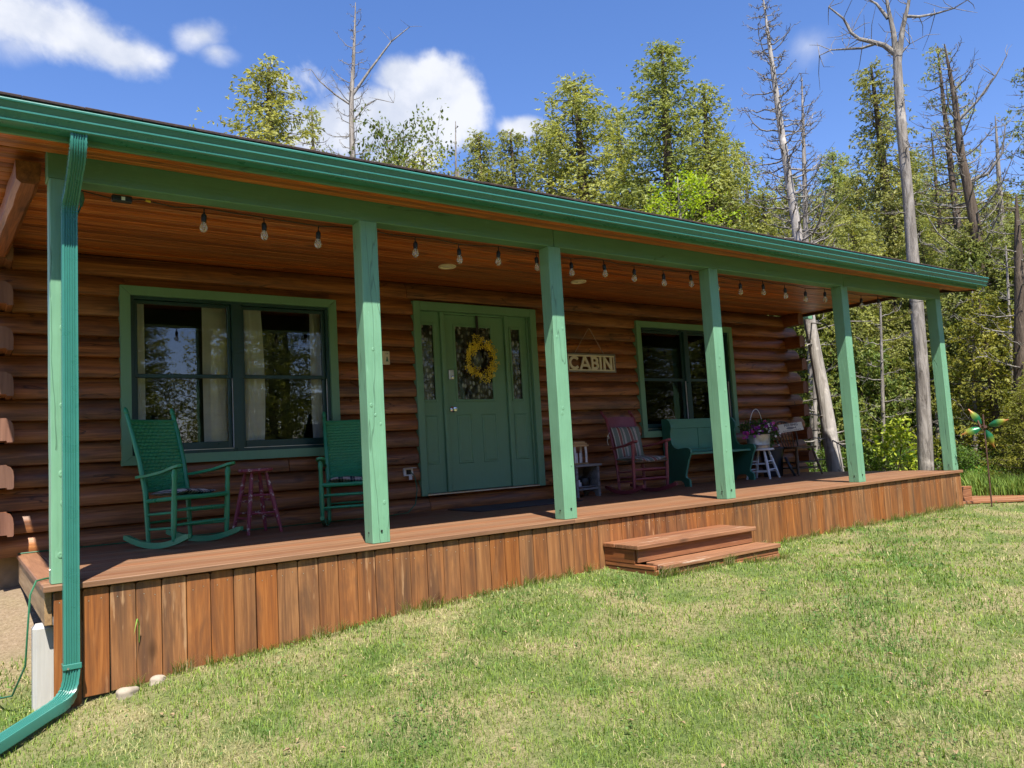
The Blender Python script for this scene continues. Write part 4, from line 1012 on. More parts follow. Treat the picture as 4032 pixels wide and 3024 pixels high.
# galvanised bucket of flowers
bk = thing('flower_bucket', 'galvanised bucket planted with purple and white flowers on the white stool', 'flower bucket', (9.16, 2.02, .4475))
m = MB(); m.lathe([(.150, 0), (.156, .004), (.159, .045), (.163, .05), (.161, .056), (.172, .19), (.176, .2), (.170, .205), (.163, .19), (.150, .19), (.002, .19)], n=30); m.build('bucket', 'galvanised', bk, smooth=True, angle=50)
m = MB(); m.tube([(-.168 * math.cos(a), .02, .2 + .38 * math.sin(a) - .03 * math.sin(2 * a)) for a in np.linspace(.0, 3.14, 22)], .0055, 8); m.build('bail_handle', 'white_plastic', bk, smooth=True)
m = MB(); m.box(.19, .202, -.02, .0, -.02, .2, .001); m.build('plant_stake', 'white_plastic', bk)
def flower_mesh(name, mat, n, L_, W_, cup):
    V = []; F = []
    for k in range(n):
        a = 2 * math.pi * k / n; d = Vector((math.cos(a), math.sin(a), cup)); s = Vector((-math.sin(a), math.cos(a), 0)); o = len(V)
        V += [tuple(d * .002), tuple(d * L_ * .6 + s * W_ / 2), tuple(d * L_ + Vector((0, 0, -.003))), tuple(d * L_ * .6 - s * W_ / 2)]; F.append((o, o + 1, o + 2, o + 3))
    b = MB(); b.add(V, F); o = b.build(name, mat, None, fix=False); me = o.data; bpy.data.objects.remove(o); return me
fl_p = flower_mesh('petunia', 'petal_purple', 5, .032, .036, .35); fl_k = flower_mesh('petunia', 'petal_pink', 5, .03, .034, .35); fl_w = flower_mesh('small_flower', 'petal_white', 5, .013, .012, .2)
fl_y = flower_mesh('blossom', 'petal_yellow', 4, .030, .015, .3); fl_y2 = flower_mesh('blossom', 'petal_yellow', 5, .026, .012, .5)
def leaves_np(C, D, Nn, Ln, Wd):
    """rhombic leaves: centres C, unit directions D, flat normals Nn, lengths and widths"""
    Sd = np.cross(D, Nn); Sd /= np.linalg.norm(Sd, axis=1, keepdims=True) + 1e-9
    b0 = C; m1 = C + D * (Ln * .45)[:, None] + Sd * (Wd / 2)[:, None]; tp = C + D * Ln[:, None]; m2 = C + D * (Ln * .45)[:, None] - Sd * (Wd / 2)[:, None]
    V = np.stack([b0, m1, tp, m2], 1).reshape(-1, 3); F = np.arange(len(C) * 4).reshape(-1, 4); return V, F
def unit(a): return a / (np.linalg.norm(a, axis=1, keepdims=True) + 1e-9)
def leaf_ball(n, c, r, seed, ln=(.02, .045), colA=(.03, .09, .02), colB=(.10, .2, .05), droop=.3):
    g = np.random.default_rng(seed); P = unit(g.normal(size=(n, 3))) * (g.uniform(.2, 1, n) ** .5)[:, None] * np.array(r) + np.array(c)
    D = unit(g.normal(size=(n, 3)) + (P - np.array(c)) * 3 - np.array([0, 0, droop])); Nn = unit(g.normal(size=(n, 3))); Ln = g.uniform(*ln, n)
    V, F = leaves_np(P, D, Nn, Ln, Ln * .6); k = g.uniform(0, 1, n)[:, None]; col = np.array(colA) * (1 - k) + np.array(colB) * k; return V, F, np.repeat(col, 4, 0)
V1, F1, C1 = leaf_ball(1100, (0, 0, .31), (.30, .24, .13), 3); V2, F2, C2 = leaf_ball(420, (.2, -.04, .2), (.16, .14, .2), 4, droop=1.5)
obj_from('plant_foliage', mesh_np('plant_foliage', np.vstack([V1, V2]), np.vstack([F1, F2 + len(V1)]), 'broad_leaf', np.vstack([C1, C2])), bk)
for i in range(78):
    a = random.uniform(0, 6.28); u = random.random(); white = random.random() < .55
    if white: p = Vector((random.uniform(-.32, .40), random.uniform(-.25, .05), random.uniform(.05, .33))); p.z = .36 - .9 * abs(p.x) ** 1.4 * random.uniform(.3, 1.2) - random.uniform(0, .12); me = fl_w; s = random.uniform(.8, 1.5)
    else: p = Vector((random.uniform(-.33, .22), random.uniform(-.22, .05), 0)); p.z = .42 - .55 * abs(p.x) - random.uniform(0, .09); me = fl_p if random.random() < .72 else fl_k; s = random.uniform(.7, 1.15)
    obj_from('small_flower' if white else 'petunia', me, bk, p, (R(random.uniform(40, 100)), R(random.uniform(-30, 30)), R(random.uniform(-60, 20))), (s, s, s))

# dark bin and its lid
m = MB(); m.lathe([(.135, 0), (.14, .01), (.168, .40), (.182, .405), (.186, .43), (.178, .44), (.166, .44), (.13, .06), (.002, .055)], n=28); bn = m.build('bin', 'dark_plastic', None, smooth=True, angle=45, loc=(9.72, 2.22, 0)); tag(bn, 'dark grey plastic bin behind the white stool', 'bin')
ld = thing('loose_lid', 'round dark bin lid leaning against the bin', 'lid', (9.82, 1.98, .142)); ld.rotation_euler = (R(68), 0, R(38))
m = MB(); m.lathe([(.15, -.02), (.162, -.018), (.165, 0), (.155, .012), (.12, .016), (.05, .02), (.002, .021)], n=30); m.build('disc', 'dark_plastic', ld, smooth=True, angle=50)
m = MB(); m.tube([(-.04, 0, .018), (-.035, 0, .038), (0, 0, .044), (.035, 0, .038), (.04, 0, .018)], .008, 8); m.build('grip', 'dark_plastic', ld, smooth=True)

# bow-back wooden chair with the fishing board
def bow_chair():
    t = thing('bow_back_chair', 'dark brown bow-back wooden chair by the log corner', 'chair', (10.02, 1.98, 0), R(-14)); w = 'brown_chair_wood'
    m = MB(); sh = [(-.19, -.22), (-.12, -.235), (0, -.24), (.12, -.235), (.19, -.22), (.215, -.1), (.20, .1), (.16, .2), (.06, .225), (-.06, .225), (-.16, .2), (-.20, .1), (-.215, -.1)]
    m.prism(sh, 'z', .405, .437); m.build('seat', w, t)
    for x, y, fx, fy in ((-.15, -.17, -.225, -.25), (.15, -.17, .225, -.25), (-.12, .15, -.2, .25), (.12, .15, .2, .25)):
        m = MB(); turned(m, (fx, fy, 0), (x, y, .404), .019, beads=(.3, .75)); m.build('leg', w, t, smooth=True)
    for z, k in ((.20, .5), (.11, .27)):
        for a, b_ in (((-.225, -.25), (.225, -.25)), ((-.2, .25), (.2, .25)), ((-.225, -.25), (-.2, .25)), ((.225, -.25), (.2, .25))):
            if z > .15 and a[1] > 0 and b_[1] > 0: continue
            m = MB(); m.tube([(a[0] * (1 - k * .33), a[1] * (1 - k * .33), z), (b_[0] * (1 - k * .33), b_[1] * (1 - k * .33), z)], .010, 8); m.build('stretcher', w, t, smooth=True)
    pts = []
    for a in np.linspace(-.35, math.pi + .35, 26):
        x = .215 * math.cos(a); z = .62 + .215 * math.sin(a)
        if a < 0 or a > math.pi: x = math.copysign(.215 - .1 * (abs(math.sin(a)) ** .9), math.cos(a)); z = .62 - .53 * abs(math.sin(a))
        pts.append((x, .16 + .13 * (z - .43) / .4, z))
    m = MB(); m.tube(pts, .014, 9); m.build('bow', w, t, smooth=True)
    for x in (-.12, -.06, 0, .06, .12):
        m = MB(); zt = .62 + math.sqrt(max(0, .215 ** 2 - (x * 1.25) ** 2)); m.tube([(x * .8, .165, .436), (x * 1.25, .16 + .13 * (zt - .43) / .4, zt)], .0075, 8); m.build('spindle', w, t, smooth=True)
bow_chair()
fs_ = thing('fishing_board', 'small cream board lettered FISHING propped on the bow-back chair', 'sign', (9.99, 2.03, .735), R(-14)); fs_.rotation_euler = (R(-14), R(-4), R(-14))
m = MB(); m.box(-.235, .235, -.007, .007, -.065, .065, .003); m.build('board', 'sign_white', fs_)
def text_mesh(name, s, size, mat, parent, loc, ext=.0012, rot=(R(90), 0, 0), bold=0.0, sx=1.0):
    cu = bpy.data.curves.new(name, 'FONT'); cu.body = s; cu.size = size; cu.extrude = ext; cu.offset = bold; cu.align_x = 'CENTER'; cu.align_y = 'CENTER'
    tmp = bpy.data.objects.new('tmp', cu); COL.objects.link(tmp); dg = bpy.context.evaluated_depsgraph_get(); me = bpy.data.meshes.new_from_object(tmp.evaluated_get(dg)); bpy.data.objects.remove(tmp)
    me.materials.clear(); me.materials.append(M[mat]); o = obj_from(name, me, parent, loc, rot, (sx, 1, 1)); return o
text_mesh('lettering', 'FISHING', .058, 'grey_wood', fs_, (.01, -.0085, .035), bold=.002, sx=1.25)
m = MB(); fish = [(-.10, .0), (-.07, .016), (-.02, .022), (.03, .016), (.065, .004), (.10, .022), (.092, 0), (.10, -.022), (.065, -.006), (.03, -.016), (-.02, -.02), (-.07, -.014)]
m.prism([(p[0], p[1] - .012) for p in fish], 'y', -.0085, -.007); m.build('fish_picture', 'grey_wood', fs_)
m = MB()
for q in range(9): m.box(-.17 + q * .04, -.17 + q * .04 + .026, -.0082, -.007, -.055, -.042)
m.build('worn_lettering', 'grey_wood', fs_)

# CABIN sign hanging by a cord
cs = thing('cabin_sign', 'cut-out white CABIN sign in a grey frame hanging on the log wall', 'sign', (6.335, 2.425, 1.715))
SW, SHh = .425, .125
m = MB()
for q in ((-SW, SW, SHh - .020, SHh), (-SW, SW, -SHh, -SHh + .020)): m.box(q[0], q[1], -.018, .012, q[2], q[3], .002)
for q in ((-SW, -SW + .02), (SW - .02, SW)): m.box(q[0], q[1], -.0175, .012, -SHh + .0205, SHh - .0205, .002)
m.build('frame', 'grey_wood', cs)
m = MB()
for q in ((-SW + .021, SW - .021, SHh - .040, SHh - .021), (-SW + .021, SW - .021, -SHh + .021, -SHh + .040)): m.box(q[0], q[1], -.012, .004, q[2], q[3])
for q in ((-SW + .021, -SW + .034), (SW - .034, SW - .021)): m.box(q[0], q[1], -.0119, .004, -SHh + .0402, SHh - .0402)
m.build('inner_rail', 'sign_white', cs)
zt, zb_, wst = .0868, -.0868, .034
def letter(strokes):
    m = MB()
    for i, (pts, cl) in enumerate(strokes): m.stroke(pts, wst, -.0121 - .0004 * i, .0041 + .0004 * i, cl)
    return m.build('letter', 'sign_white', cs)
arc = lambda cx, cz, rx, rz_, a0, a1, n=14: [(cx + rx * math.cos(R(a0 + (a1 - a0) * i / n)), cz + rz_ * math.sin(R(a0 + (a1 - a0) * i / n))) for i in range(n + 1)]
letter([(arc(-.295, 0, .078, .070, 42, 318, 20), False)])
letter([([(-.195, zb_), (-.118, zt)], False), ([(-.118, zt), (-.035, zb_)], False), ([(-.165, -.032), (-.068, -.032)], False)])
letter([([(.012, zb_), (.012, zt)], False), ([(.012, .07)] + arc(.055, .036, .042, .034, 90, -90, 8) + [(.012, .002)], False), ([(.012, .002)] + arc(.06, -.034, .046, .036, 90, -90, 8) + [(.012, -.070)], False)])
letter([([(.155, zb_), (.155, zt)], False)])
letter([([(.225, zb_), (.225, zt)], False), ([(.225, .080), (.345, -.080)], False), ([(.345, zt), (.345, zb_)], False)])
m = MB(); m.tube([(-.27, .012, SHh), (-.14, .008, .3), (-.01, .004, .462), (.0, .004, .465), (.01, .004, .462), (.12, .008, .3), (.245, .012, SHh)], .0045, 6); m.build('cord', 'rope', cs, smooth=True)

# door wreath
wr = thing('door_wreath', 'round twig wreath of yellow blossoms hanging on the green door', 'wreath', (4.60, 2.49, 1.735))
m = MB(); rr = random.Random(5)
for k in range(26):
    a0 = rr.uniform(0, 6.28); n = 12; ro = rr.uniform(.13, .185); y = rr.uniform(-.035, .0)
    m.tube([((ro + .012 * math.sin(3 * a + k)) * math.cos(a), y + .008 * math.sin(4 * a + k), (ro + .012 * math.sin(3 * a + k)) * 1.05 * math.sin(a)) for a in np.linspace(a0, a0 + rr.uniform(2, 4), n)], .0035, 5)
m.build('twig_ring', 'twig', wr)
m = MB(); m.box(-.018, .018, -.002, .004, .17, .535); m.build('hanger_strap', 'black_plastic', wr)
for i in range(190):
    a = rr.uniform(0, 6.28); ro = rr.gauss(.178, .03); x, z = ro * math.cos(a), ro * 1.12 * math.sin(a)
    if math.cos(a + .9) > .55: x *= 1.12; z *= 1.12
    s = rr.uniform(.85, 1.4); obj_from('blossom', fl_y if rr.random() < .6 else fl_y2, wr, (x, -.035 - rr.uniform(0, .045), z), (R(90 + rr.uniform(-40, 40)), R(rr.uniform(-40, 40)), R(rr.uniform(-180, 180))), (s, s, s))

# outlet, plaque, door mat, cords
ot = thing('wall_outlet', 'weatherproof outlet with its lid open low on the log wall left of the door', 'outlet', (3.555, 2.436, .45))
m = MB(); m.box(-.057, .057, -.012, .02, -.043, .043, .004); m.build('plate', 'white_plastic', ot)
m = MB(); m.box(-.03, .03, -.0135, -.0115, -.026, .026); m.build('socket_face', 'black_plastic', ot)
m = MB(); m.box(-.06, .062, -.085, -.012, .041, .047, .002); m.build('lid', 'white_plastic', ot)
m = MB(); m.box(-.012, .02, -.04, -.014, -.014, .012, .004); m.build('plug', 'black_plastic', ot)
m = MB(); m.box(-.008, .03, -.03, -.028, -.085, -.026); m.build('tag', 'white_plastic', ot)
m = MB(); m.tube([(3.565, 2.40, .45), (3.60, 2.37, .40), (3.615, 2.36, .25), (3.57, 2.33, .10), (3.45, 2.28, .022), (3.2, 2.25, .010), (2.6, 2.33, .008), (2.0, 2.37, .008), (1.2, 2.385, .008), (.6, 2.39, .008), (.0, 2.395, .008), (-.08, 2.40, .006)], .006, 6); o = m.build('extension_cord', 'green_cord', None, smooth=True); tag(o, 'green extension cord running along the foot of the log wall', 'cord')
m = MB(); m.tube([(.0, .30, .007), (-.045, .26, .012), (-.10, .2, .01), (-.135, .14, -.06), (-.15, .1, -.25), (-.16, .12, -.45), (-.22, .2, -.62), (-.27, .35, -.655), (-.33, .6, -.60), (-.5, .9, -.66)], .006, 6); o = m.build('extension_cord', 'green_cord', None, smooth=True); tag(o, 'green cord looping over the left end of the deck to the ground', 'cord')
pq = thing('wall_plaque', 'cream tile plaque with a pine tree on the wall behind the second post', 'plaque', (3.32, 2.437, 1.715))
m = MB(); m.box(-.068, .068, -.008, .008, -.075, .075, .003); m.build('tile', 'sign_white', pq)
m = MB(); m.prism([(-.02, -.03), (.02, -.03), (.006, -.012), (.015, -.012), (.004, .004), (.011, .004), (0, .028), (-.011, .004), (-.004, .004), (-.015, -.012), (-.006, -.012)], 'y', -.0095, -.0078); m.v = [(p[0] + .035, p[1], p[2] - .01) for p in m.v]; m.build('pine_picture', 'bench_dark_green', pq)
text_mesh('lettering', 'ce', .035, 'grey_wood', pq, (.035, -.009, .05))
m = MB(); m.box(3.95, 5.35, 1.62, 2.30, .001, .012, .003); o = m.build('door_mat', 'mat_grey', None); tag(o, 'large dark grey mat on the deck in front of the door', 'mat')

# recessed ceiling lights
def ceil_light(x, y, label):
    t = thing('ceiling_light', label, 'ceiling light', (x, y, 2.60), 0, 'round porch ceiling lights')
    m = MB(); m.lathe([(.095, 0), (.095, -.010), (.088, -.014), (.070, -.012), (.064, -.004), (.064, .0)], n=32, cap=False); m.build('trim_ring', 'cream_plastic', t, smooth=True, angle=40)
    m = MB(); m.lathe([(.066, -.004), (.04, -.007), (.002, -.008)], n=28); m.build('lens', 'glass_lens', t, smooth=True)
ceil_light(3.72, 1.66, 'round cream ceiling light nearest the large left window')
ceil_light(5.58, 1.71, 'round cream ceiling light above the CABIN sign')

# string of bulbs along the back of the beam
sg = thing('string_lights', 'string of clear hanging bulbs along the porch beam', 'string lights', (0, 0, 0))
bx_ = [.89 + .4085 * k for k in range(24)]; path = [(.10, .17, 2.41), (.16, .165, 2.40), (.33, .165, 2.375), (.5, .165, 2.395), (.7, .165, 2.372)]
for i, x in enumerate(bx_):
    path += [(x, .165, 2.392 - .012 * (i % 3)), (x + .2, .165, 2.384 - .01 * (i % 2))]
path.append((10.66, .165, 2.40))
m = MB(); m.tube(path, .0042, 5); m.build('cord', 'black_plastic', sg, smooth=True)
so = MB(); so.lathe([(.003, 0), (.004, -.005), (.004, -.035), (.010, -.04), (.0175, -.05), (.0185, -.075), (.0165, -.095), (.015, -.096)], n=12); so_o = so.build('socket', 'black_plastic', None, smooth=True); so_me = so_o.data; bpy.data.objects.remove(so_o)
bu = MB(); bu.lathe([(.012, -.094), (.014, -.10), (.021, -.115), (.026, -.132), (.0265, -.143), (.022, -.157), (.012, -.167), (.001, -.170)], n=14); bu_o = bu.build('bulb', 'bulb_glass', None, smooth=True); bu_me = bu_o.data; bpy.data.objects.remove(bu_o)
fi = MB(); fi.tube([(-.006, 0, -.10), (-.008, 0, -.135), (0, 0, -.146), (.008, 0, -.135), (.006, 0, -.10)], .0013, 4); fi.lathe([(.0055, -.096), (.0055, -.118), (.002, -.122)], n=8); fi_o = fi.build('filament', 'cream_plastic', None); fi_me = fi_o.data; bpy.data.objects.remove(fi_o)
for i, x in enumerate(bx_):
    p = (x, .165, 2.392 - .012 * (i % 3)); r_ = (R(random.uniform(-4, 4)), R(random.uniform(-4, 4)), random.uniform(0, 6))
    s0 = obj_from('socket', so_me, sg, p, r_); b0 = obj_from('bulb', bu_me, s0); obj_from('filament', fi_me, s0)
m = MB(); m.box(.315, .435, .125, .165, 2.352, 2.395, .006); ad = m.build('power_adapter', 'black_plastic', sg)
m = MB(); m.box(.37, .392, .1235, .1252, 2.362, 2.384); m.build('paper_label', 'white_plastic', ad)
m = MB(); m.tube([(.52, .16, 2.392), (.55, .16, 2.386)], .008, 6); m.build('yellow_sleeve', 'yellow_plastic', sg)
m = MB(); m.tube([(.15, .18, 2.40), (.155, .2, 2.36), (.15, .2, 2.31)], [.012, .016, .008], 8); m.tube([(.15, .2, 2.315), (.135, .19, 2.27), (.11, .16, 2.22)], .005, 6); m.build('plug', 'bench_dark_green', sg, smooth=True)

# wind spinner on a rod, at the lawn's edge
wp = Vector((10.86, -.36)); wz = float(gz(wp.x, wp.y))
ws = thing('wind_spinner', 'garden wind spinner with green and orange blades on a rusty rod', 'wind spinner', (wp.x, wp.y, wz - .05), 0)
m = MB(); m.tube([(0, 0, 0), (.012, .0, .5), (.03, 0, 1.12)], .010, 8); m.build('rod', 'rust_steel', ws, smooth=True)
def spinner_mat():
    t = NT('spinner_blade'); sp_ = t.n('ShaderNodeSeparateXYZ'); t.l(t.tc.outputs['Object'], sp_.inputs[0])
    c = t.ramp(t.rmap(sp_.outputs[2], .05, .30, 0, 1), [(0, (.01, .10, .05)), (.35, (.015, .14, .05)), (.66, (.22, .27, .03)), (.84, (.4, .19, .05)), (1, (.32, .1, .05))]); t.bsdf(c, .3, metal=.3)
spinner_mat()
bl = []; m = MB(); V = []; F = []
for i in range(9):
    k = i / 8; w_ = .048 * math.sin(min(1, k * 1.15) * math.pi * .93 + .12) + .006
    for j in range(5): u = j / 4 - .5; V.append((w_ * 2 * u, -.03 * (1 - (2 * u) ** 2) * math.sin(k * math.pi), .05 + .25 * k))
for i in range(8):
    for j in range(4): a = i * 5 + j; F.append((a, a + 1, a + 6, a + 5))
m.add(V, F); b0 = m.build('blade', 'spinner_blade', None, smooth=True, angle=180, fix=False); bme = b0.data; bpy.data.objects.remove(b0)
for k, a0 in enumerate((-33, 75, 162, 252)):
    o = obj_from('blade', bme, ws, (.03 - .03 * (k % 2), -.02 * (k % 2), 1.13)); o.rotation_euler = (Matrix.Rotation(R(-56), 3, 'Z') @ Matrix.Rotation(R(a0), 3, 'Y') @ Matrix.Rotation(R(22), 3, 'Z')).to_euler()
m = MB(); m.tube([(-.05, -.05, 1.13), (.10, .05, 1.13)], .022, 10); m.tube([(.02, .06, 1.10), (.05, .07, 1.24)], .012, 6); m.tube([(-.03, .02, 1.12), (-.02, .05, 1.22)], .012, 6); m.tube([(.03, 0, 1.12), (.03, 0, 1.30)], .012, 8); m.build('hub', 'rust_steel', ws, smooth=True)

# box step at the right end and the boardwalk
bs = thing('side_step', 'low boxed wooden step at the right end of the deck', 'step', (11.1, .6, -.5))
for zz in (.115, .22):
    m = MB(); m.box(-.255, .255, -.5, -.468, zz - .12, zz - .018, .004); m.build('riser', 'step_wood', bs); m = MB(); m.box(.226, .256, -.467, .6, zz - .12, zz - .018, .004); m.build('side_board', 'log_wood_y', bs)
for k in range(8):
    m = MB(); m.box(-.255, .27, -.066, .066, 0, .035, .004); m.build('tread', 'step_wood', bs, loc=(0, -.435 + k * .14, .205))
bw = thing('boardwalk', 'low weathered boardwalk of planks leading off to the right', 'boardwalk', (11.0, .1, float(gz(11, 0)) + .01), R(-42))
for k in range(9):
    m = MB(); m.box(-.05, 4.8, -.0665, .0665, 0, .035, .004); m.build('plank', 'step_wood', bw, loc=(-.0 + random.uniform(0, .06), .05 + k * .138, 0))

# stones at the skirt foot
for (x, y, s, lab) in ((.33, -.125, .05, 'pale rounded stone at the foot of the skirt nearest the downspout'), (.50, -.09, .04, 'grey stone wedged under the third skirt board')):
    bm = bmesh.new(); bmesh.ops.create_icosphere(bm, subdivisions=3, radius=s); g = random.Random(int(x * 100))
    ph = [g.uniform(0, 6) for _ in range(6)]
    for v in bm.verts:
        n_ = v.co.normalized(); k = 1 + .12 * math.sin(3 * n_.x + ph[0]) + .1 * math.sin(4 * n_.y + ph[1]) + .08 * math.sin(5 * n_.z + ph[2]); v.co = Vector((n_.x * 1.35, n_.y, n_.z * .8)) * s * k
    me = bpy.data.meshes.new('stone'); bm.to_mesh(me); bm.free(); me.polygons.foreach_set('use_smooth', [True] * len(me.polygons)); me.materials.append(M['stone'])
    tag(obj_from('stone', me, None, (x, y, float(gz(x, y)) + s * .12), (0, 0, R(25))), lab, 'stone')
# ------------------------------------------------------------------ trees
def limb_paths_to_mesh(name, limbs, mat):
    m = MB()
    for pts, rad, n in limbs: m.tube(pts, rad, n, cap=False)
    me = bpy.data.meshes.new(name); me.from_pydata(m.v, [], m.f); me.polygons.foreach_set('use_smooth', [True] * len(me.polygons)); me.materials.append(M[mat]); me.update(); return me
def cedar(seed, H=11.0, Rr=1.75, cb=1.0, nbr=120, dens=15, power=.62, dead=0.0, leaf=(.045, .095), cA=(.145, .19, .048), cB=(.40, .415, .115)):
    """cedar: tapered trunk, upswept limbs, flat drooping sprays"""
    g = np.random.default_rng(seed); limbs = []; tp = []; ph = g.uniform(0, 6)
    for i in range(10):
        k = i / 9; tp.append((.10 * math.sin(2.2 * k + ph) * k, .10 * math.cos(1.7 * k + ph) * k, H * k))
    limbs.append((tp, [.02 + .017 * H * (1 - i / 9) ** .8 for i in range(10)], 9))
    def trunk(z): k = z / H; return np.array([.10 * math.sin(2.2 * k + ph) * k, .10 * math.cos(1.7 * k + ph) * k, z])
    Cs, Ds, Ns, Ls, cols = [], [], [], [], []
    for b in range(nbr):
        u = (b + g.uniform(0, 1)) / nbr; z = cb + (H - cb) * u ** .95; az = b * 2.399 + g.uniform(-.5, .5)
        L = Rr * ((1 - u) ** power * .95 + .07) * g.uniform(.7, 1.15) * (min(1, .6 + 2.2 * u)); out = np.array([math.cos(az), math.sin(az), 0]); sd = np.array([-math.sin(az), math.cos(az), 0])
        ts = np.linspace(0, 1, 6); rise = g.uniform(-.12, .25)
        bp = np.array([trunk(z) + out * L * t + np.array([0, 0, L * (rise * t - .22 * t * (1 - t) + .16 * t * t)]) + sd * L * .1 * math.sin(3 * t + b) for t in ts])
        limbs.append(([tuple(p) for p in bp], [max(.004, (.010 + .009 * L) * (1 - .8 * t)) for t in ts], 4))
        if g.uniform() < dead: 
            for q in range(4):
                t = g.uniform(.35, .95); p = bp[min(5, int(t * 5))]; e = p + (out * g.uniform(.1, .4) + sd * g.uniform(-.4, .4) + np.array([0, 0, g.uniform(-.1, .3)])) * .8; limbs.append(([tuple(p), tuple((p + e) / 2 + g.normal(size=3) * .03), tuple(e)], [.007, .005, .003], 3))
            continue
        n = max(6, int(dens * 3.7 * (L + .3))); t = g.uniform(.02, 1.04, n) ** .8
        P = np.stack([np.interp(t, ts, bp[:, i]) for i in range(3)], 1) + g.normal(size=(n, 3)) * np.array([.10, .10, .10]) * (.6 + .4 * L)
        sdir = unit(out * g.uniform(.1, 1, n)[:, None] + sd * g.normal(size=n)[:, None] * .75 + np.array([0, 0, -1]) * g.uniform(-.1, .95, n)[:, None]); pn = unit(np.cross(sdir, np.array([0, 0, 1.0]) + g.normal(size=(n, 3)) * .7))
        bc = g.uniform(0, 1)
        for f in range(5):
            a = (-1 + .5 * f) * .75 + g.normal(size=n) * .12; Sx = np.cross(sdir, pn); D = unit(sdir * np.cos(a)[:, None] + Sx * np.sin(a)[:, None] + np.array([0, 0, -.15])); off = sdir * (g.uniform(0, .07, n))[:, None]
            Cs.append(P + off); Ds.append(D); Ns.append(unit(pn * g.choice([-1, 1], n)[:, None] * .8 + out * .55 + np.array([0, 0, .35]) + g.normal(size=(n, 3)) * .25)); Ls.append(g.uniform(*leaf, n)); k = np.clip(bc * .5 + g.uniform(0, .5, n) + (.12 if f == 2 else 0), 0, 1)[:, None]; cols.append(np.array(cA) * (1 - k) + np.array(cB) * k)
    C = np.vstack(Cs); D = np.vstack(Ds); Nn = np.vstack(Ns); Ln = np.concatenate(Ls); V, F = leaves_np(C, D, Nn, Ln, Ln * .36); col = np.repeat(np.vstack(cols), 4, 0)
    return dict(H=H, trunk=limb_paths_to_mesh('trunk', limbs, 'bark_brown'), crown=mesh_np('crown', V, F, 'cedar_leaf', col))
def broadleaf(seed, H=5.0, spread=1.6, cb=.8, nbr=26, nleaf=26, leaf=(.07, .13), cA=(.16, .26, .02), cB=(.34, .44, .04), flat=.6, bark_='bark_grey', tr=.012, mat='broad_leaf'):
    """young hardwood: forking limbs with loose clusters of leaves"""
    g = np.random.default_rng(seed); limbs = []; tp = [(.12 * math.sin(3 * k + seed), .12 * math.cos(2 * k + seed) - .12 * math.cos(seed), H * k * .92) for k in np.linspace(0, 1, 8)]
    limbs.append((tp, [tr * H * (1 - .85 * k) + .003 for k in np.linspace(0, 1, 8)], 7)); Cs, Ds, Ns, Ls, cols = [], [], [], [], []
    for b in range(nbr):
        u = g.uniform(0, 1); z = cb + (H * .9 - cb) * u; az = g.uniform(0, 6.28); L = spread * (1 - .72 * u) * g.uniform(.5, 1.1); out = np.array([math.cos(az), math.sin(az), 0]); k = z / (H * .92)
        p0 = np.array([.12 * math.sin(3 * k + seed), .12 * math.cos(2 * k + seed) - .12 * math.cos(seed), z]); up = g.uniform(.25, .8); ts = np.linspace(0, 1, 5); sd = np.array([-math.sin(az), math.cos(az), 0])
        bp = np.array([p0 + out * L * t + np.array([0, 0, L * up * t * (1.2 - .4 * t)]) + sd * .08 * L * math.sin(4 * t + b) for t in ts]); limbs.append(([tuple(p) for p in bp], [max(.003, .004 * H * .5 * (1 - .8 * t)) for t in ts], 4))
        for q in range(3):
            e = bp[g.integers(2, 5)]; d = unit((out * g.uniform(.2, 1) + sd * g.uniform(-1, 1) + np.array([0, 0, g.uniform(-.2, .7)]))[None])[0] * L * g.uniform(.2, .4); limbs.append(([tuple(e), tuple(e + d * .5), tuple(e + d)], [.006, .004, .002], 3))
            n = max(3, int(nleaf / 3)); P = e + d * g.uniform(.3, 1.1, n)[:, None] + g.normal(size=(n, 3)) * np.array([.10, .10, .06]) * (.5 + .5 * spread); Cs.append(P); D = unit(g.normal(size=(n, 3)) + np.array([0, 0, -.5])); Ds.append(D); nn = unit(g.normal(size=(n, 3)) * (1 - flat) + np.array([0, 0, 1.0]) * flat); Ns.append(nn); Ls.append(g.uniform(*leaf, n)); kk = g.uniform(0, 1, n)[:, None]; cols.append(np.array(cA) * (1 - kk) + np.array(cB) * kk)
    C = np.vstack(Cs); D = np.vstack(Ds); Nn = np.vstack(Ns); Ln = np.concatenate(Ls); V, F = leaves_np(C, D, Nn, Ln, Ln * .62); return dict(H=H, trunk=limb_paths_to_mesh('trunk', limbs, bark_), crown=mesh_np('crown', V, F, mat, np.repeat(np.vstack(cols), 4, 0)))
def tree_thing(name, label, proto, loc, rz, sc, cat='tree', group=None):
    t = thing(name, label, cat, loc, rz, group); t.scale = (sc[0], sc[0], sc[1]) if isinstance(sc, tuple) else (sc, sc, sc)
    obj_from('trunk', proto['trunk'], t)
    if proto.get('crown'): obj_from('crown', proto['crown'], t)
    return t
def plant_at(name, label, proto, px, py, d, wide=1.0, rz=None, cat='tree', group=None, sink=.1):
    """top of the tree on photograph pixel (px, py), standing at distance d"""
    p = at(px, py, d); g = float(gz(p.x, p.y)) - sink; s = (p.z - g) / proto['H']
    return tree_thing(name, label, proto, (p.x, p.y, g), random.uniform(0, 6.28) if rz is None else rz, (s * wide, s), cat, group)
CED = [cedar(11, 11, 1.95, 1.2, 150, 18, .7), cedar(12, 11, 1.8, .8, 150, 17, .55), cedar(13, 10, 2.3, .5, 140, 16, .8), cedar(14, 11, 1.6, 1.6, 130, 15, .65, dead=.12), cedar(15, 9, 2.1, .15, 140, 16, .55)]
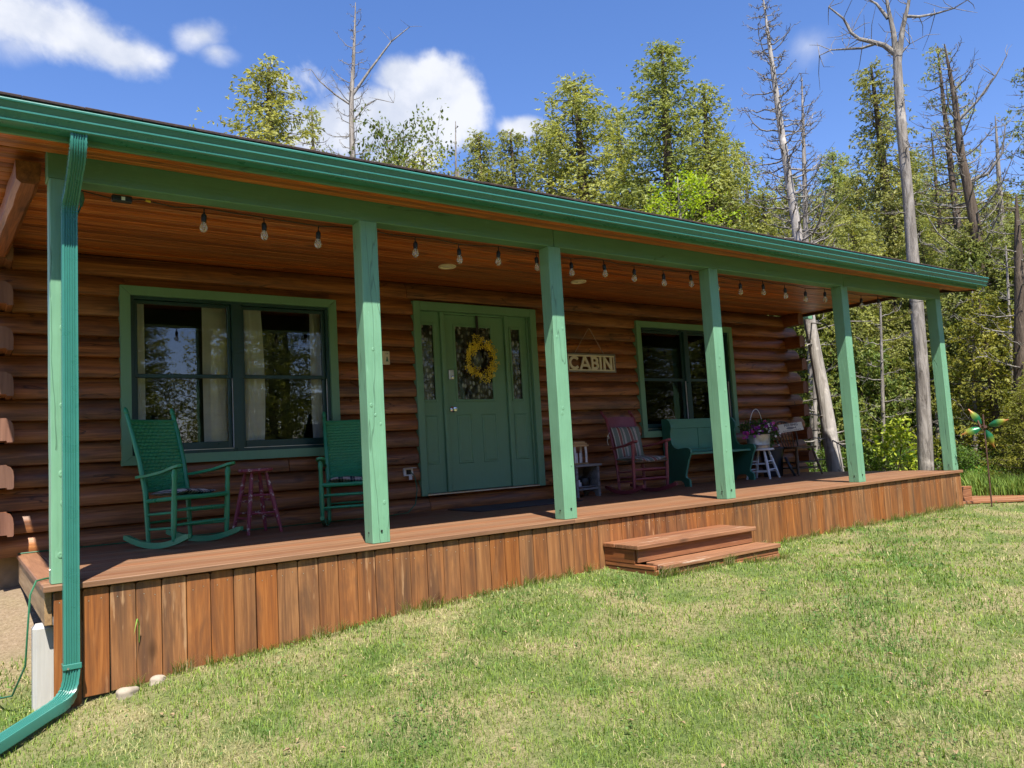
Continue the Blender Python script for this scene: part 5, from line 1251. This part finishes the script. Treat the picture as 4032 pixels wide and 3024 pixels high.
SPARSE = [cedar(21, 11, 1.6, 1.5, 100, 10, .7, dead=.4), cedar(22, 11, 1.8, 2.0, 105, 9, .6, dead=.55)]
LOW = [cedar(31, 5, 1.7, .05, 90, 15, .5, cA=(.08, .14, .025), cB=(.27, .30, .06)), cedar(32, 4.2, 1.9, .05, 85, 14, .55, cA=(.09, .15, .025), cB=(.32, .34, .06)), cedar(33, 3, 1.5, .05, 70, 15, .6, cA=(.07, .13, .03), cB=(.20, .27, .06))]
YELLOW = cedar(41, 5, 1.6, .1, 80, 14, .6, cA=(.12, .15, .02), cB=(.34, .33, .045))
MAPLE = broadleaf(51, 8, 2.0, 3.0, 70, 84, (.055, .11), (.20, .30, .015), (.40, .50, .03), .8)
SAPL = [broadleaf(52, 6, 1.2, 2.0, 34, 24, (.04, .075), (.16, .19, .04), (.34, .34, .08), .4), broadleaf(53, 7, 1.3, 2.5, 60, 48, (.04, .08), (.17, .2, .04), (.38, .36, .08), .4)]
DARKL = broadleaf(54, 7.5, 2.3, 5.0, 34, 80, (.06, .12), (.07, .12, .025), (.17, .22, .05), .7)
BUSH = broadleaf(55, 1.5, .9, .15, 34, 30, (.06, .12), (.14, .25, .02), (.38, .46, .05), .7, 'bark_brown', .010)
SHRUB = broadleaf(56, 1.1, .8, .1, 40, 44, (.04, .075), (.05, .13, .02), (.15, .25, .045), .6, 'bark_brown', .009)
WEED = broadleaf(57, .5, .35, .03, 22, 26, (.04, .07), (.06, .18, .02), (.17, .32, .04), .5, 'bark_brown', .008)

# named trees of the skyline, left to right
plant_at('cedar_tree', 'bushy olive cedar rising left of the tall bare tree above the gutter', CED[2], 565, 148, 26, 1.5)
plant_at('sapling', 'thin sapling tips just above the gutter at the far left', SAPL[0], 168, 186, 26, .8)
plant_at('sapling', 'yellow-green leafy sapling on the left slope of the olive cedar', SAPL[1], 400, 222, 24, 1.1)
plant_at('sapling', 'yellow-green bushy sapling between the olive cedar and the gutter', SAPL[1], 465, 262, 23, 1.3)
plant_at('cedar_tree', 'small thin cedar against the cloud left of the tall bare tree', SPARSE[1], 680, 232, 28, .8)
plant_at('hardwood_tree', 'dark leaved boughs right of the tall bare tree against the cloud', DARKL, 850, 228, 24, .75)
plant_at('sapling', 'loose light green sapling between the cloud and the middle cedars', SAPL[1], 925, 268, 23, 1.25)
plant_at('sapling', 'second loose light green sapling left of the middle cedars', SAPL[0], 975, 300, 24, 1.5)
plant_at('cedar_tree', 'low cedar at the left end of the middle cedar row', CED[0], 1040, 292, 25, 1.25)
plant_at('cedar_tree', 'dense rounded cedar in the middle cedar row below the small cloud', CED[2], 1112, 286, 24, 1.1)
plant_at('cedar_tree', 'cedar filling the gap left of the broad middle cedar', CED[4], 1180, 262, 26, 1.1)
plant_at('cedar_tree', 'cedar filling the gap between the broad cedar and the tallest cedar', CED[2], 1335, 240, 27, 1.0)
plant_at('cedar_tree', 'short cedar low above the roof right of the dark pointed cedar', CED[4], 1565, 300, 25, 1.0)
plant_at('cedar_tree', 'broad cedar in the middle with a rounded top', CED[1], 1245, 178, 24, 1.5)
plant_at('cedar_tree', 'tallest pointed cedar right of centre above the roof', CED[0], 1420, 98, 23, 1.4)
plant_at('cedar_tree', 'dark pointed cedar just right of the tallest cedar', CED[3], 1508, 184, 23.5, 1.25)
plant_at('maple_tree', 'bright yellow-green young maple in front of the tallest cedar', MAPLE, 1445, 332, 20, .9)
plant_at('cedar_tree', 'thin cedar between the leaning bare tree and the dark pointed cedar', SPARSE[0], 1600, 330, 27, 1.0)
plant_at('cedar_tree', 'tall cedar between the leaning bare tree and the big forked trunk', CED[3], 1885, 146, 24, 1.25)
plant_at('cedar_tree', 'sparse cedar right of the big forked trunk', SPARSE[0], 2010, 285, 25, .9)
plant_at('cedar_tree', 'half dead cedar at the right edge of the picture', SPARSE[1], 2205, 150, 21, .9)
plant_at('cedar_tree', 'slim sparse cedar behind the half dead crooked tree', SPARSE[1], 2030, 95, 22, .8)
# the forest edge: countable but alike
GE = 'cedars of the forest edge right of the cabin'; LE = 'dense green cedar in the forest edge beyond the right porch posts'
fill = [(1560, 400, 26, 0), (1640, 420, 24, 2), (1700, 380, 29, 0), (1760, 430, 22, 4), (1790, 330, 30, 1), (1830, 470, 20, 4), (1850, 380, 27, 2), (1920, 420, 23, 4), (1960, 330, 30, 0), (1990, 470, 21, 2), (2040, 400, 26, 1), (2080, 350, 28, 3), (2100, 480, 19.5, 4), (2150, 400, 24, 0), (2190, 470, 19, 4), (2230, 380, 22, 2), (2290, 300, 20, 1), (2370, 250, 22, 0), (2460, 220, 24, 2)]
ORD = 'first second third fourth fifth sixth seventh eighth ninth tenth eleventh twelfth thirteenth fourteenth fifteenth sixteenth seventeenth eighteenth nineteenth'.split()
for i, (px, py, d, k) in enumerate(fill): plant_at('cedar_tree', 'dense forest edge cedar right of the roof, %s of its row from the left' % ORD[i], CED[k], px, py, d, random.uniform(1.0, 1.3), group=GE)
GB = 'far cedars behind the roof'; LB = 'cedar far behind the roof among the nearer trees'
for i in range(16): plant_at('cedar_tree', LB, CED[i % 5], 900 + i * 92 + random.uniform(-30, 30), 395 - 40 * math.sin(i * 1.3) + (60 if i < 4 else 0), random.uniform(33, 44), 1.25, group=GB)
GL = 'low young cedars under the forest edge'; LL = 'low young cedar filling the forest edge near the ground'
for i in range(30):
    px = 1690 + i * 22 + random.uniform(-14, 14); d = random.uniform(18.8, 25); p = at(px, 900, d); k = random.randrange(3); s = random.uniform(.75, 1.15); tree_thing('young_cedar', LL, LOW[k], (p.x, p.y, float(gz(p.x, p.y)) - .08), random.uniform(0, 6.28), s, group=GL)
for i, (px, py, d) in enumerate(((2195, 845, 14.5), (2235, 800, 15.5), (2120, 640, 17.0))): plant_at('young_cedar', ['low yellow-green cedar at the right edge behind the wind spinner', 'second low yellow-green cedar at the right edge of the picture', 'yellow-green cedar bough right of the last porch post'][i], YELLOW, px, py, d, 1.15)
plant_at('leafy_bush', 'bright yellow-green leafy bush seen between the two right porch posts', BUSH, 1925, 905, 16.6, 1.0, cat='bush')
for i in range(12):
    px = 1730 + i * 44 + random.uniform(-15, 15); d = random.uniform(16, 18.5); p = at(px, 1000, d); tree_thing('shrub', 'low green shrub at the foot of the forest edge', SHRUB, (p.x, p.y, float(gz(p.x, p.y)) - .03), random.uniform(0, 6), random.uniform(.45, .9), 'shrub', 'shrubs along the forest edge')
for i in range(12):
    px = 2070 + i * 20 + random.uniform(-15, 15); d = random.uniform(14.8, 17.5); p = at(px, 1040, d); tree_thing('weed_clump', 'leafy weed clump in the long grass behind the boardwalk', WEED, (p.x, p.y, float(gz(p.x, p.y)) - .02), random.uniform(0, 6), random.uniform(.5, 1.0), 'weed', 'weeds behind the boardwalk')
# trees across the lawn, which the window panes mirror
for i in range(44):
    row = i % 2; x = -28 + (i // 2) * 2.7 + row * 1.3 + random.uniform(-.7, .7); y = -17 - row * 4 - random.uniform(0, 3); k = (i * 7) % 5; s_ = random.uniform(.75, 1.15); tree_thing('cedar_tree', 'cedar across the lawn mirrored in the window panes', CED[k], (x, y, float(gz(x, y))), random.uniform(0, 6), (s_ * 1.25, s_), group='cedars mirrored in the windows')
for i in range(22):
    x = 30 + (i % 11) * 3.2 + random.uniform(-1, 1); y = -16 + (i % 11) * .9 - (i // 11) * 5 + random.uniform(-1, 1); s_ = random.uniform(.8, 1.1); tree_thing('cedar_tree', 'cedar across the lawn mirrored in the window panes', CED[(i * 3) % 5], (x, y, float(gz(x, y))), random.uniform(0, 6), (s_ * 1.3, s_), group='cedars mirrored in the windows')

# ---- bare trees drawn limb by limb
def bare_tree(name, label, trunk_px, d, r0, nbr, blen, bark_='bark_twig', extra=(), lo=.25, seed=1, up=.35, stubs=0, wood='bark_grey', r1=.012):
    """trunk through photograph pixels at distance d; curved bare branches with twigs"""
    g = np.random.default_rng(seed); T = [at(px, py, d) for px, py in trunk_px]; T[0].z = float(gz(T[0].x, T[0].y)) - .1; base = T[0].copy(); n = len(T)
    loc = [p - base for p in T]; H = loc[-1].z; cum = np.array([p.z / H for p in loc])
    def tk(u): return np.array([np.interp(u, cum, [p[i] for p in loc]) for i in range(3)])
    t = thing(name, label, 'tree', base); k = np.linspace(0, 1, 16)
    def rad(u): return (r0 - r1) * (1 - u) ** .75 + r1
    me = limb_paths_to_mesh('trunk', [([tuple(tk(u)) for u in k], [rad(u) * (1 + .04 * math.sin(17 * u)) for u in k], 12)], wood); obj_from('trunk', me, t)
    limbs = []
    for b in range(nbr):
        u = lo + (1 - lo) * (b + g.uniform(0, 1)) / nbr * .985; az = b * 2.399 + g.uniform(-.4, .4); L = blen * (1.05 - u) ** .6 * g.uniform(.45, 1.15); out = np.array([math.cos(az), math.sin(az), 0]); sd = np.array([-math.sin(az), math.cos(az), 0]); p0 = tk(u); dn = g.uniform(-.25, .15); upk = up * g.uniform(.4, 1.5); ts = np.linspace(0, 1, 7); wv = g.uniform(-.2, .2)
        bp = [p0 + out * L * (s - .12 * s * s) + np.array([0, 0, L * (dn * s + upk * s * s)]) + sd * L * wv * math.sin(2.5 * s) + g.normal(size=3) * .012 for s in ts]; limbs.append(([tuple(p) for p in bp], [max(.004, min(.035, .015 * L + .007) * (1 - .75 * s)) for s in ts], 5))
        for q in range(g.integers(5, 11)):
            i = g.integers(2, 7); e = bp[i]; l2 = L * g.uniform(.1, .32); dr = unit((out * g.uniform(.1, .9) + sd * g.uniform(-1, 1) + np.array([0, 0, g.uniform(-.25, .8)]))[None])[0]; mid = e + dr * l2 * .5 + g.normal(size=3) * .02; tip = e + dr * l2 + np.array([0, 0, .12 * l2]); limbs.append(([tuple(e), tuple(mid), tuple(tip)], [.007, .005, .0035], 3))
            if g.uniform() < .6: e2 = mid; d2 = unit((dr + g.normal(size=3) * .7)[None])[0] * l2 * .5; limbs.append(([tuple(e2), tuple(e2 + d2)], [.006, .0035], 3))
    for q in range(stubs):
        u = g.uniform(.02, lo); az = g.uniform(0, 6.28); p0 = tk(u); out = np.array([math.cos(az), math.sin(az), g.uniform(-.2, .25)]); l = rad(u) + g.choice([.03, .05, .08, .5, 1.1]) * g.uniform(.6, 1.2); limbs.append(([tuple(p0), tuple(p0 + out * l * .6), tuple(p0 + out * l + np.array([0, 0, -.12 * l]))], [.012, .011, .006], 5))
    for px_path, r in extra:
        pts = [tuple(at(px, py, d) - base) for px, py in px_path]; m = len(pts); limbs.append((pts, [r * (1 - .75 * i / (m - 1)) for i in range(m)], 8))
        for i in range(1, m):
            for q in range(3):
                e = np.array(pts[i]); dr = unit((g.normal(size=3) + np.array([0, 0, .5]))[None])[0] * g.uniform(.25, .7); limbs.append(([tuple(e), tuple(e + dr * .5 + g.normal(size=3) * .04), tuple(e + dr)], [.008, .006, .003], 4))
    struct(obj_from('branches', limb_paths_to_mesh('branches', limbs, bark_), t), 'stuff'); return t
bare_tree('bare_tree', 'tall bare tree with one big side limb standing against the centre cloud', [(772, 800), (762, 340), (758, 230), (765, 110), (768, 5)], 24, .21, 62, 1.75, extra=[([(755, 225), (725, 205), (690, 175), (672, 150)], .035), ([(762, 205), (800, 150), (845, 90), (885, 58)], .05), ([(762, 262), (790, 228), (815, 214), (850, 222)], .03)], lo=.45, seed=3, up=.55)
bare_tree('leaning_bare_tree', 'pale leaning trunk behind the log corner rising to a bare many-branched top', [(1812, 1040), (1778, 850), (1748, 690), (1722, 500), (1690, 300), (1668, 140), (1648, -10)], 14.6, .135, 115, 1.4, extra=[], lo=.46, seed=4, up=.45, stubs=46, wood='bark_pale')
bare_tree('bare_tree', 'slim bare tree right beside the leaning bare tree', [(1762, 1000), (1742, 560), (1737, 350), (1732, 168)], 19, .12, 60, 1.35, lo=.45, seed=5, up=.5)
bare_tree('forked_tree', 'big straight trunk forking near the top right of the picture', [(2000, 1050), (1992, 800), (1975, 600), (1962, 430), (1945, 250), (1937, 110)], 15.6, .128, 10, .8, extra=[([(1938, 140), (1930, 70), (1918, 15), (1905, -70)], .064), ([(1940, 140), (1950, 60), (1962, 10), (1975, -70)], .06), ([(1936, 118), (1910, 98), (1882, 90), (1855, 84), (1838, 70), (1822, 40), (1790, 15)], .055), ([(1895, 93), (1862, 104), (1830, 106), (1795, 108), (1770, 120)], .03), ([(1955, 35), (1985, 36), (2020, 30), (2060, 18), (2090, 0)], .03), ([(1918, 40), (1893, 8), (1870, -5)], .035), ([(1944, 118), (1965, 95)], .025)], lo=.55, seed=6, up=.3, wood='bark_grey', r1=.07)
bare_tree('crooked_tree', 'crooked half dead tree with sweeping bare branches near the right edge', [(2175, 1040), (2155, 720), (2120, 560), (2098, 440), (2075, 330), (2062, 210), (2040, 95)], 19.5, .21, 75, 2.0, extra=[([(2085, 395), (2135, 375), (2165, 330), (2172, 270)], .045), ([(2070, 260), (2110, 220), (2150, 165), (2175, 120)], .035), ([(2118, 640), (2095, 680), (2085, 730), (2062, 745)], .05)], lo=.35, seed=7, up=.55, wood='bark_brown')
bare_tree('bare_tree', 'grey trunk standing inside the forest right of the crooked tree', [(2190, 1040), (2178, 700), (2160, 420), (2150, 250)], 23, .16, 40, 1.4, lo=.4, seed=8, up=.4)
bare_tree('snag', 'dark trunk at the right edge of the picture beside the boardwalk', [(2225, 1040), (2212, 900), (2204, 640), (2195, 420)], 16.5, .20, 24, 1.3, lo=.35, seed=9, up=.3, wood='bark_brown')
for i in range(10):
    px = 1700 + i * 55 + random.uniform(-20, 20); tx = px - random.uniform(0, 25); bare_tree('dead_sapling', 'thin dead sapling among the forest edge cedars', [(px, 1010), (tx, 560 + random.uniform(-60, 60))], random.uniform(16, 22), .05, 22, 1.0, lo=.15, seed=60 + i, up=.25)['group'] = 'thin dead saplings in the forest edge'
bare_tree('bare_tree', 'thin broken bare trunk left of the middle cedars', [(990, 700), (985, 400), (984, 262)], 23, .09, 16, .8, lo=.5, seed=12, up=.4)

# fallen trunk on the forest floor
fa, fb_ = at(2098, 1003, 15.2), at(2240, 985, 17.5); fa.z = float(gz(fa.x, fa.y)) + .12; fb_.z = float(gz(fb_.x, fb_.y)) + .16; c_ = (fa + fb_) / 2
m = MB(); m.tube([fa - c_ + (fb_ - fa) * k for k in (0, .2, .5, .8, 1)], [.13, .14, .15, .155, .16], 10); o = m.build('fallen_trunk', 'bark_pale', None, smooth=True, loc=c_); tag(o, 'pale fallen trunk lying in the forest behind the boardwalk', 'fallen trunk')

# ------------------------------------------------------------------ lawn
def sin_noise(x, y, seed, f):
    g = np.random.default_rng(seed); s = np.zeros_like(x)
    for i in range(7):
        a = g.uniform(0, 6.28); k = f * (1.0 + .55 * i); s += np.sin(k * (x * math.cos(a) + y * math.sin(a)) + g.uniform(0, 6.28)) / (1 + .35 * i)
    return s / 3.2
def lawn_pts(n, r0, r1, a0, a1, g, p=1.0):
    az = R(a0) + (R(a1) - R(a0)) * g.uniform(0, 1, n); r = r0 * (r1 / r0) ** g.uniform(0, 1, n) ** p; x = CAM.x + r * np.sin(az); y = CAM.y + r * np.cos(az)
    ok = ~((x > -.1) & (x < 10.86) & (y > -.035)) & ~((x > 4.13) & (x < 5.77) & (y > -.69) & (y < 0)) & (y < 1.1) & ~((y > .05) & (x < 10.9) & (x > -.1)) & (x < 14)
    return x[ok], y[ok], r[ok]
def blades(n, seed, r0, r1, hgt, wid, a0=-8, a1=84, mode='grass'):
    g = np.random.default_rng(seed); x, y, r = lawn_pts(n, r0, r1, a0, a1, g)
    dry = .5 + .42 * sin_noise(x, y, 5, 1.9) + .48 * sin_noise(x, y, 6, 6.5) + np.where(np.abs(y + .25) < .22, .18, 0) * (x < 4.2); thick = .5 + .45 * sin_noise(x, y, 8, 2.6) + .42 * sin_noise(x, y, 9, 8.)
    keep = g.uniform(0, 1, len(x)) < np.clip(1.25 - .75 * np.clip(dry - .35, 0, 1), .25, 1) if mode == 'grass' else g.uniform(0, 1, len(x)) < np.clip(.25 + 1.1 * (dry - .3), .12, 1)
    x, y, r, dry, thick = (q[keep] for q in (x, y, r, dry, thick)); n = len(x); z = gz(x, y); az = g.uniform(0, 6.28, n); sc = np.clip(r / 4, .8, 2.2)
    h = g.uniform(*hgt, n) * (.55 + .7 * np.clip(thick, 0, 1)) * np.where(r > 6, 1.0, 1); w = g.uniform(*wid, n) * sc; lean = g.uniform(.2, 1.9, n) if mode == 'grass' else g.uniform(1.5, 4, n); dx, dy = np.cos(az), np.sin(az); sx, sy = -dy, dx
    b0 = np.stack([x - sx * w / 2, y - sy * w / 2, z - .004], 1); b1 = np.stack([x + sx * w / 2, y + sy * w / 2, z - .004], 1); hm = h * .55; m0 = np.stack([x + dx * h * lean * .28 - sx * w * .4, y + dy * h * lean * .28 - sy * w * .4, z + hm], 1); m1 = np.stack([x + dx * h * lean * .28 + sx * w * .4, y + dy * h * lean * .28 + sy * w * .4, z + hm], 1)
    hh = h if mode == 'grass' else h * .7; tp = np.stack([x + dx * h * lean * .75, y + dy * h * lean * .75, z + hh * np.clip(1.1 - .28 * lean, .25, 1)], 1)
    V = np.stack([b0, b1, m1, m0, tp], 1).reshape(-1, 3); o = np.arange(n) * 5; F = np.vstack([np.stack([o, o + 1, o + 2], 1), np.stack([o, o + 2, o + 3], 1), np.stack([o + 3, o + 2, o + 4], 1)])
    gA, gB, st = np.array([.085, .165, .02]), np.array([.245, .325, .05]), np.array([.52, .44, .25]); k = g.uniform(0, 1, n)[:, None]; c = gA * (1 - k) + gB * k
    deep = np.clip((thick - .55) * 2.2, 0, 1)[:, None]; c = c * (1 - .5 * deep * np.array([1, .6, .6])); q = np.clip((dry - .74) * 1.8 + g.uniform(-.25, .33, n), 0, 1)[:, None] ** 1.3
    if mode != 'grass': q = np.clip(g.uniform(.75, 1.1, n), 0, 1)[:, None]
    c = c * (1 - q) + st * q * g.uniform(.7, 1.2, n)[:, None]; return V, F, np.repeat(c, 5, 0)
parts = [blades(320000, 1, 1.4, 17, (.018, .046), (.0022, .0040)), blades(60000, 2, 1.4, 15, (.018, .042), (.002, .0034), mode='straw'), blades(14000, 4, 1.6, 14, (.04, .07), (.003, .005))]
off = 0; Vs, Fs, Cs_ = [], [], []
for V, F, C in parts: Vs.append(V); Fs.append(F + off); Cs_.append(C); off += len(V)
gr = obj_from('lawn_grass', mesh_np('lawn_grass', np.vstack(Vs), np.vstack(Fs), 'grass_blade', np.vstack(Cs_))); struct(gr, 'stuff'); gr['label'] = 'short patchy lawn grass with dry straw-coloured spots'
# clover and other flat-leaved lawn weeds, in patches
g = np.random.default_rng(77); x, y, r = lawn_pts(130000, 1.4, 14, -8, 84, g); th = .5 + .5 * sin_noise(x, y, 8, 2.6) + .3 * sin_noise(x, y, 19, 8); k_ = g.uniform(0, 1, len(x)) < np.clip((th - .55) * 1.4, 0.02, 1); x, y, r = x[k_], y[k_], r[k_]; n = len(x); z = gz(x, y) + g.uniform(.008, .035, n)
D = unit(g.normal(size=(n, 3)) * np.array([1, 1, .25])); Nn = unit(g.normal(size=(n, 3)) * .35 + np.array([0, 0, 1.0])); Ln = g.uniform(.010, .024, n) * np.clip(r / 5, .9, 1.8); V, F = leaves_np(np.stack([x, y, z], 1), D, Nn, Ln, Ln * .75); k = g.uniform(0, 1, n)[:, None]
cl = obj_from('clover', mesh_np('clover', V, F, 'grass_blade', np.repeat(np.array([.06, .15, .03]) * (1 - k) + np.array([.16, .27, .07]) * k, 4, 0))); struct(cl, 'stuff'); cl['label'] = 'patches of clover in the lawn'
# long grass behind the boardwalk and beside the deck's left end
def tall(n, seed, boxes, hgt, colA, colB):
    g = np.random.default_rng(seed); X, Y = [], []
    for (px0, px1, d0, d1, w) in boxes:
        m_ = int(n * w)
        for q in range(m_): p = at(g.uniform(px0, px1), 1000, g.uniform(d0, d1)); X.append(p.x); Y.append(p.y)
    x = np.array(X); y = np.array(Y); ok = ~((x > -.05) & (x < 11.4) & (y > -.03) & (y < 2.5)); x, y = x[ok], y[ok]; n = len(x); z = gz(x, y); h = g.uniform(*hgt, n); az = g.uniform(0, 6.28, n); dx, dy = np.cos(az), np.sin(az); w = g.uniform(.004, .009, n); ln = g.uniform(.1, .5, n)
    b0 = np.stack([x - dy * w, y + dx * w, z], 1); b1 = np.stack([x + dy * w, y - dx * w, z], 1); m0 = np.stack([x + dx * h * ln * .3 - dy * w * .8, y + dy * h * ln * .3 + dx * w * .8, z + h * .6], 1); m1 = np.stack([x + dx * h * ln * .3 + dy * w * .8, y + dy * h * ln * .3 - dx * w * .8, z + h * .6], 1); tp = np.stack([x + dx * h * ln, y + dy * h * ln, z + h], 1)
    V = np.stack([b0, b1, m1, m0, tp], 1).reshape(-1, 3); o = np.arange(n) * 5; F = np.vstack([np.stack([o, o + 1, o + 2], 1), np.stack([o, o + 2, o + 3], 1), np.stack([o + 3, o + 2, o + 4], 1)]); k = g.uniform(0, 1, n)[:, None]; return V, F, np.repeat(np.array(colA) * (1 - k) + np.array(colB) * k, 5, 0)
V, F, C = tall(14000, 91, [(2085, 2330, 13.6, 17.5, .8), (1740, 2090, 14.8, 17.5, .2)], (.12, .38), (.07, .16, .02), (.24, .34, .07)); o = obj_from('long_grass', mesh_np('long_grass', V, F, 'grass_blade', C)); struct(o, 'stuff'); o['label'] = 'long green grass at the foot of the forest'
# ragged tufts where the mower does not reach, along the skirt and round the steps
def tufts(n, seed):
    g = np.random.default_rng(seed); x = np.concatenate([g.uniform(.3, 10.8, n), g.uniform(4.1, 5.8, n // 6)]); y = np.concatenate([-.03 - np.abs(g.normal(0, .05, n)), -.70 - np.abs(g.normal(0, .03, n // 6))])
    ok = ~((x > 4.1) & (x < 5.8) & (y > -.69)) & (sin_noise(x, y, 31, 9) > -.15); x, y = x[ok], y[ok]; n = len(x); z = gz(x, y) - .005; h = g.uniform(.03, .11, n) * (.6 + .5 * (sin_noise(x, y, 32, 14) > .2)); az = g.uniform(3.3, 6.1, n); dx, dy = np.cos(az), np.sin(az); w = g.uniform(.0015, .003, n); ln = g.uniform(.1, 1.0, n)
    b0 = np.stack([x - dy * w, y + dx * w, z], 1); b1 = np.stack([x + dy * w, y - dx * w, z], 1); m0 = np.stack([x + dx * h * ln * .3 - dy * w * .8, y + dy * h * ln * .3 + dx * w * .8, z + h * .6], 1); m1 = np.stack([x + dx * h * ln * .3 + dy * w * .8, y + dy * h * ln * .3 - dx * w * .8, z + h * .6], 1); tp = np.stack([x + dx * h * ln, y + dy * h * ln, z + h], 1)
    V = np.stack([b0, b1, m1, m0, tp], 1).reshape(-1, 3); o = np.arange(n) * 5; F = np.vstack([np.stack([o, o + 1, o + 2], 1), np.stack([o, o + 2, o + 3], 1), np.stack([o + 3, o + 2, o + 4], 1)]); k = g.uniform(0, 1, n)[:, None]; s = (g.uniform(0, 1, n) < .45)[:, None]; c = np.where(s, np.array([.5, .42, .24]) * (.7 + .5 * k), np.array([.09, .18, .03]) * (1 - k) + np.array([.24, .33, .07]) * k); return V, F, np.repeat(c, 5, 0)
V, F, C = tufts(9000, 41); o = obj_from('edge_grass', mesh_np('edge_grass', V, F, 'grass_blade', C)); struct(o, 'stuff'); o['label'] = 'ragged untrimmed grass along the foot of the skirt boards'
# dry leaves and bits of twig lying on the lawn
lm = MB(); lm.add([(0, 0, .004), (.018, .010, .012), (.042, 0, .006), (.018, -.011, .010)], [(0, 1, 2), (0, 2, 3)]); t_ = NT('dry_leaf'); t_.bsdf((.30, .20, .11), .8); lo_ = lm.build('dry_leaf', 'dry_leaf', None, fix=False); lme = lo_.data; bpy.data.objects.remove(lo_)
lv = bpy.data.objects.new('leaf_litter', None)
g = np.random.default_rng(17); xx, yy, rr_ = lawn_pts(150, 1.8, 11, 5, 75, g); Vl = []; Fl = []
for a_, b_ in zip(xx, yy):
    q = Matrix.Rotation(g.uniform(0, 6.28), 3, 'Z'); s = g.uniform(.5, 1.1); o_ = len(Vl)
    for v in ((0, 0, .012), (.018, .010, .022), (.042, 0, .014), (.018, -.011, .02)): w_ = q @ (Vector(v) * s); Vl.append((a_ + w_.x, b_ + w_.y, float(gz(a_, b_)) + w_.z + .01))
    Fl.append((o_, o_ + 1, o_ + 2, o_ + 3))
bpy.data.objects.remove(lv); o = obj_from('leaf_litter', mesh_np('leaf_litter', Vl, Fl, 'dry_leaf')); struct(o, 'stuff'); o['label'] = 'dry brown leaves scattered over the lawn'
# the single grass blade hanging through the skirt
m = MB(); m.add([(.405, -.03, -.40), (.411, -.03, -.40), (.409, -.06, -.29), (.401, -.06, -.29), (.395, -.085, -.25), (.387, -.085, -.252), (.368, -.10, -.34)], [(0, 1, 2, 3), (3, 2, 4, 5), (5, 4, 6)]); t = NT('blade_green'); t.bsdf((.22, .36, .06), .5); o = m.build('grass_blade', 'blade_green', None, fix=False); tag(o, 'single long grass blade poking out between the left skirt boards', 'grass blade')
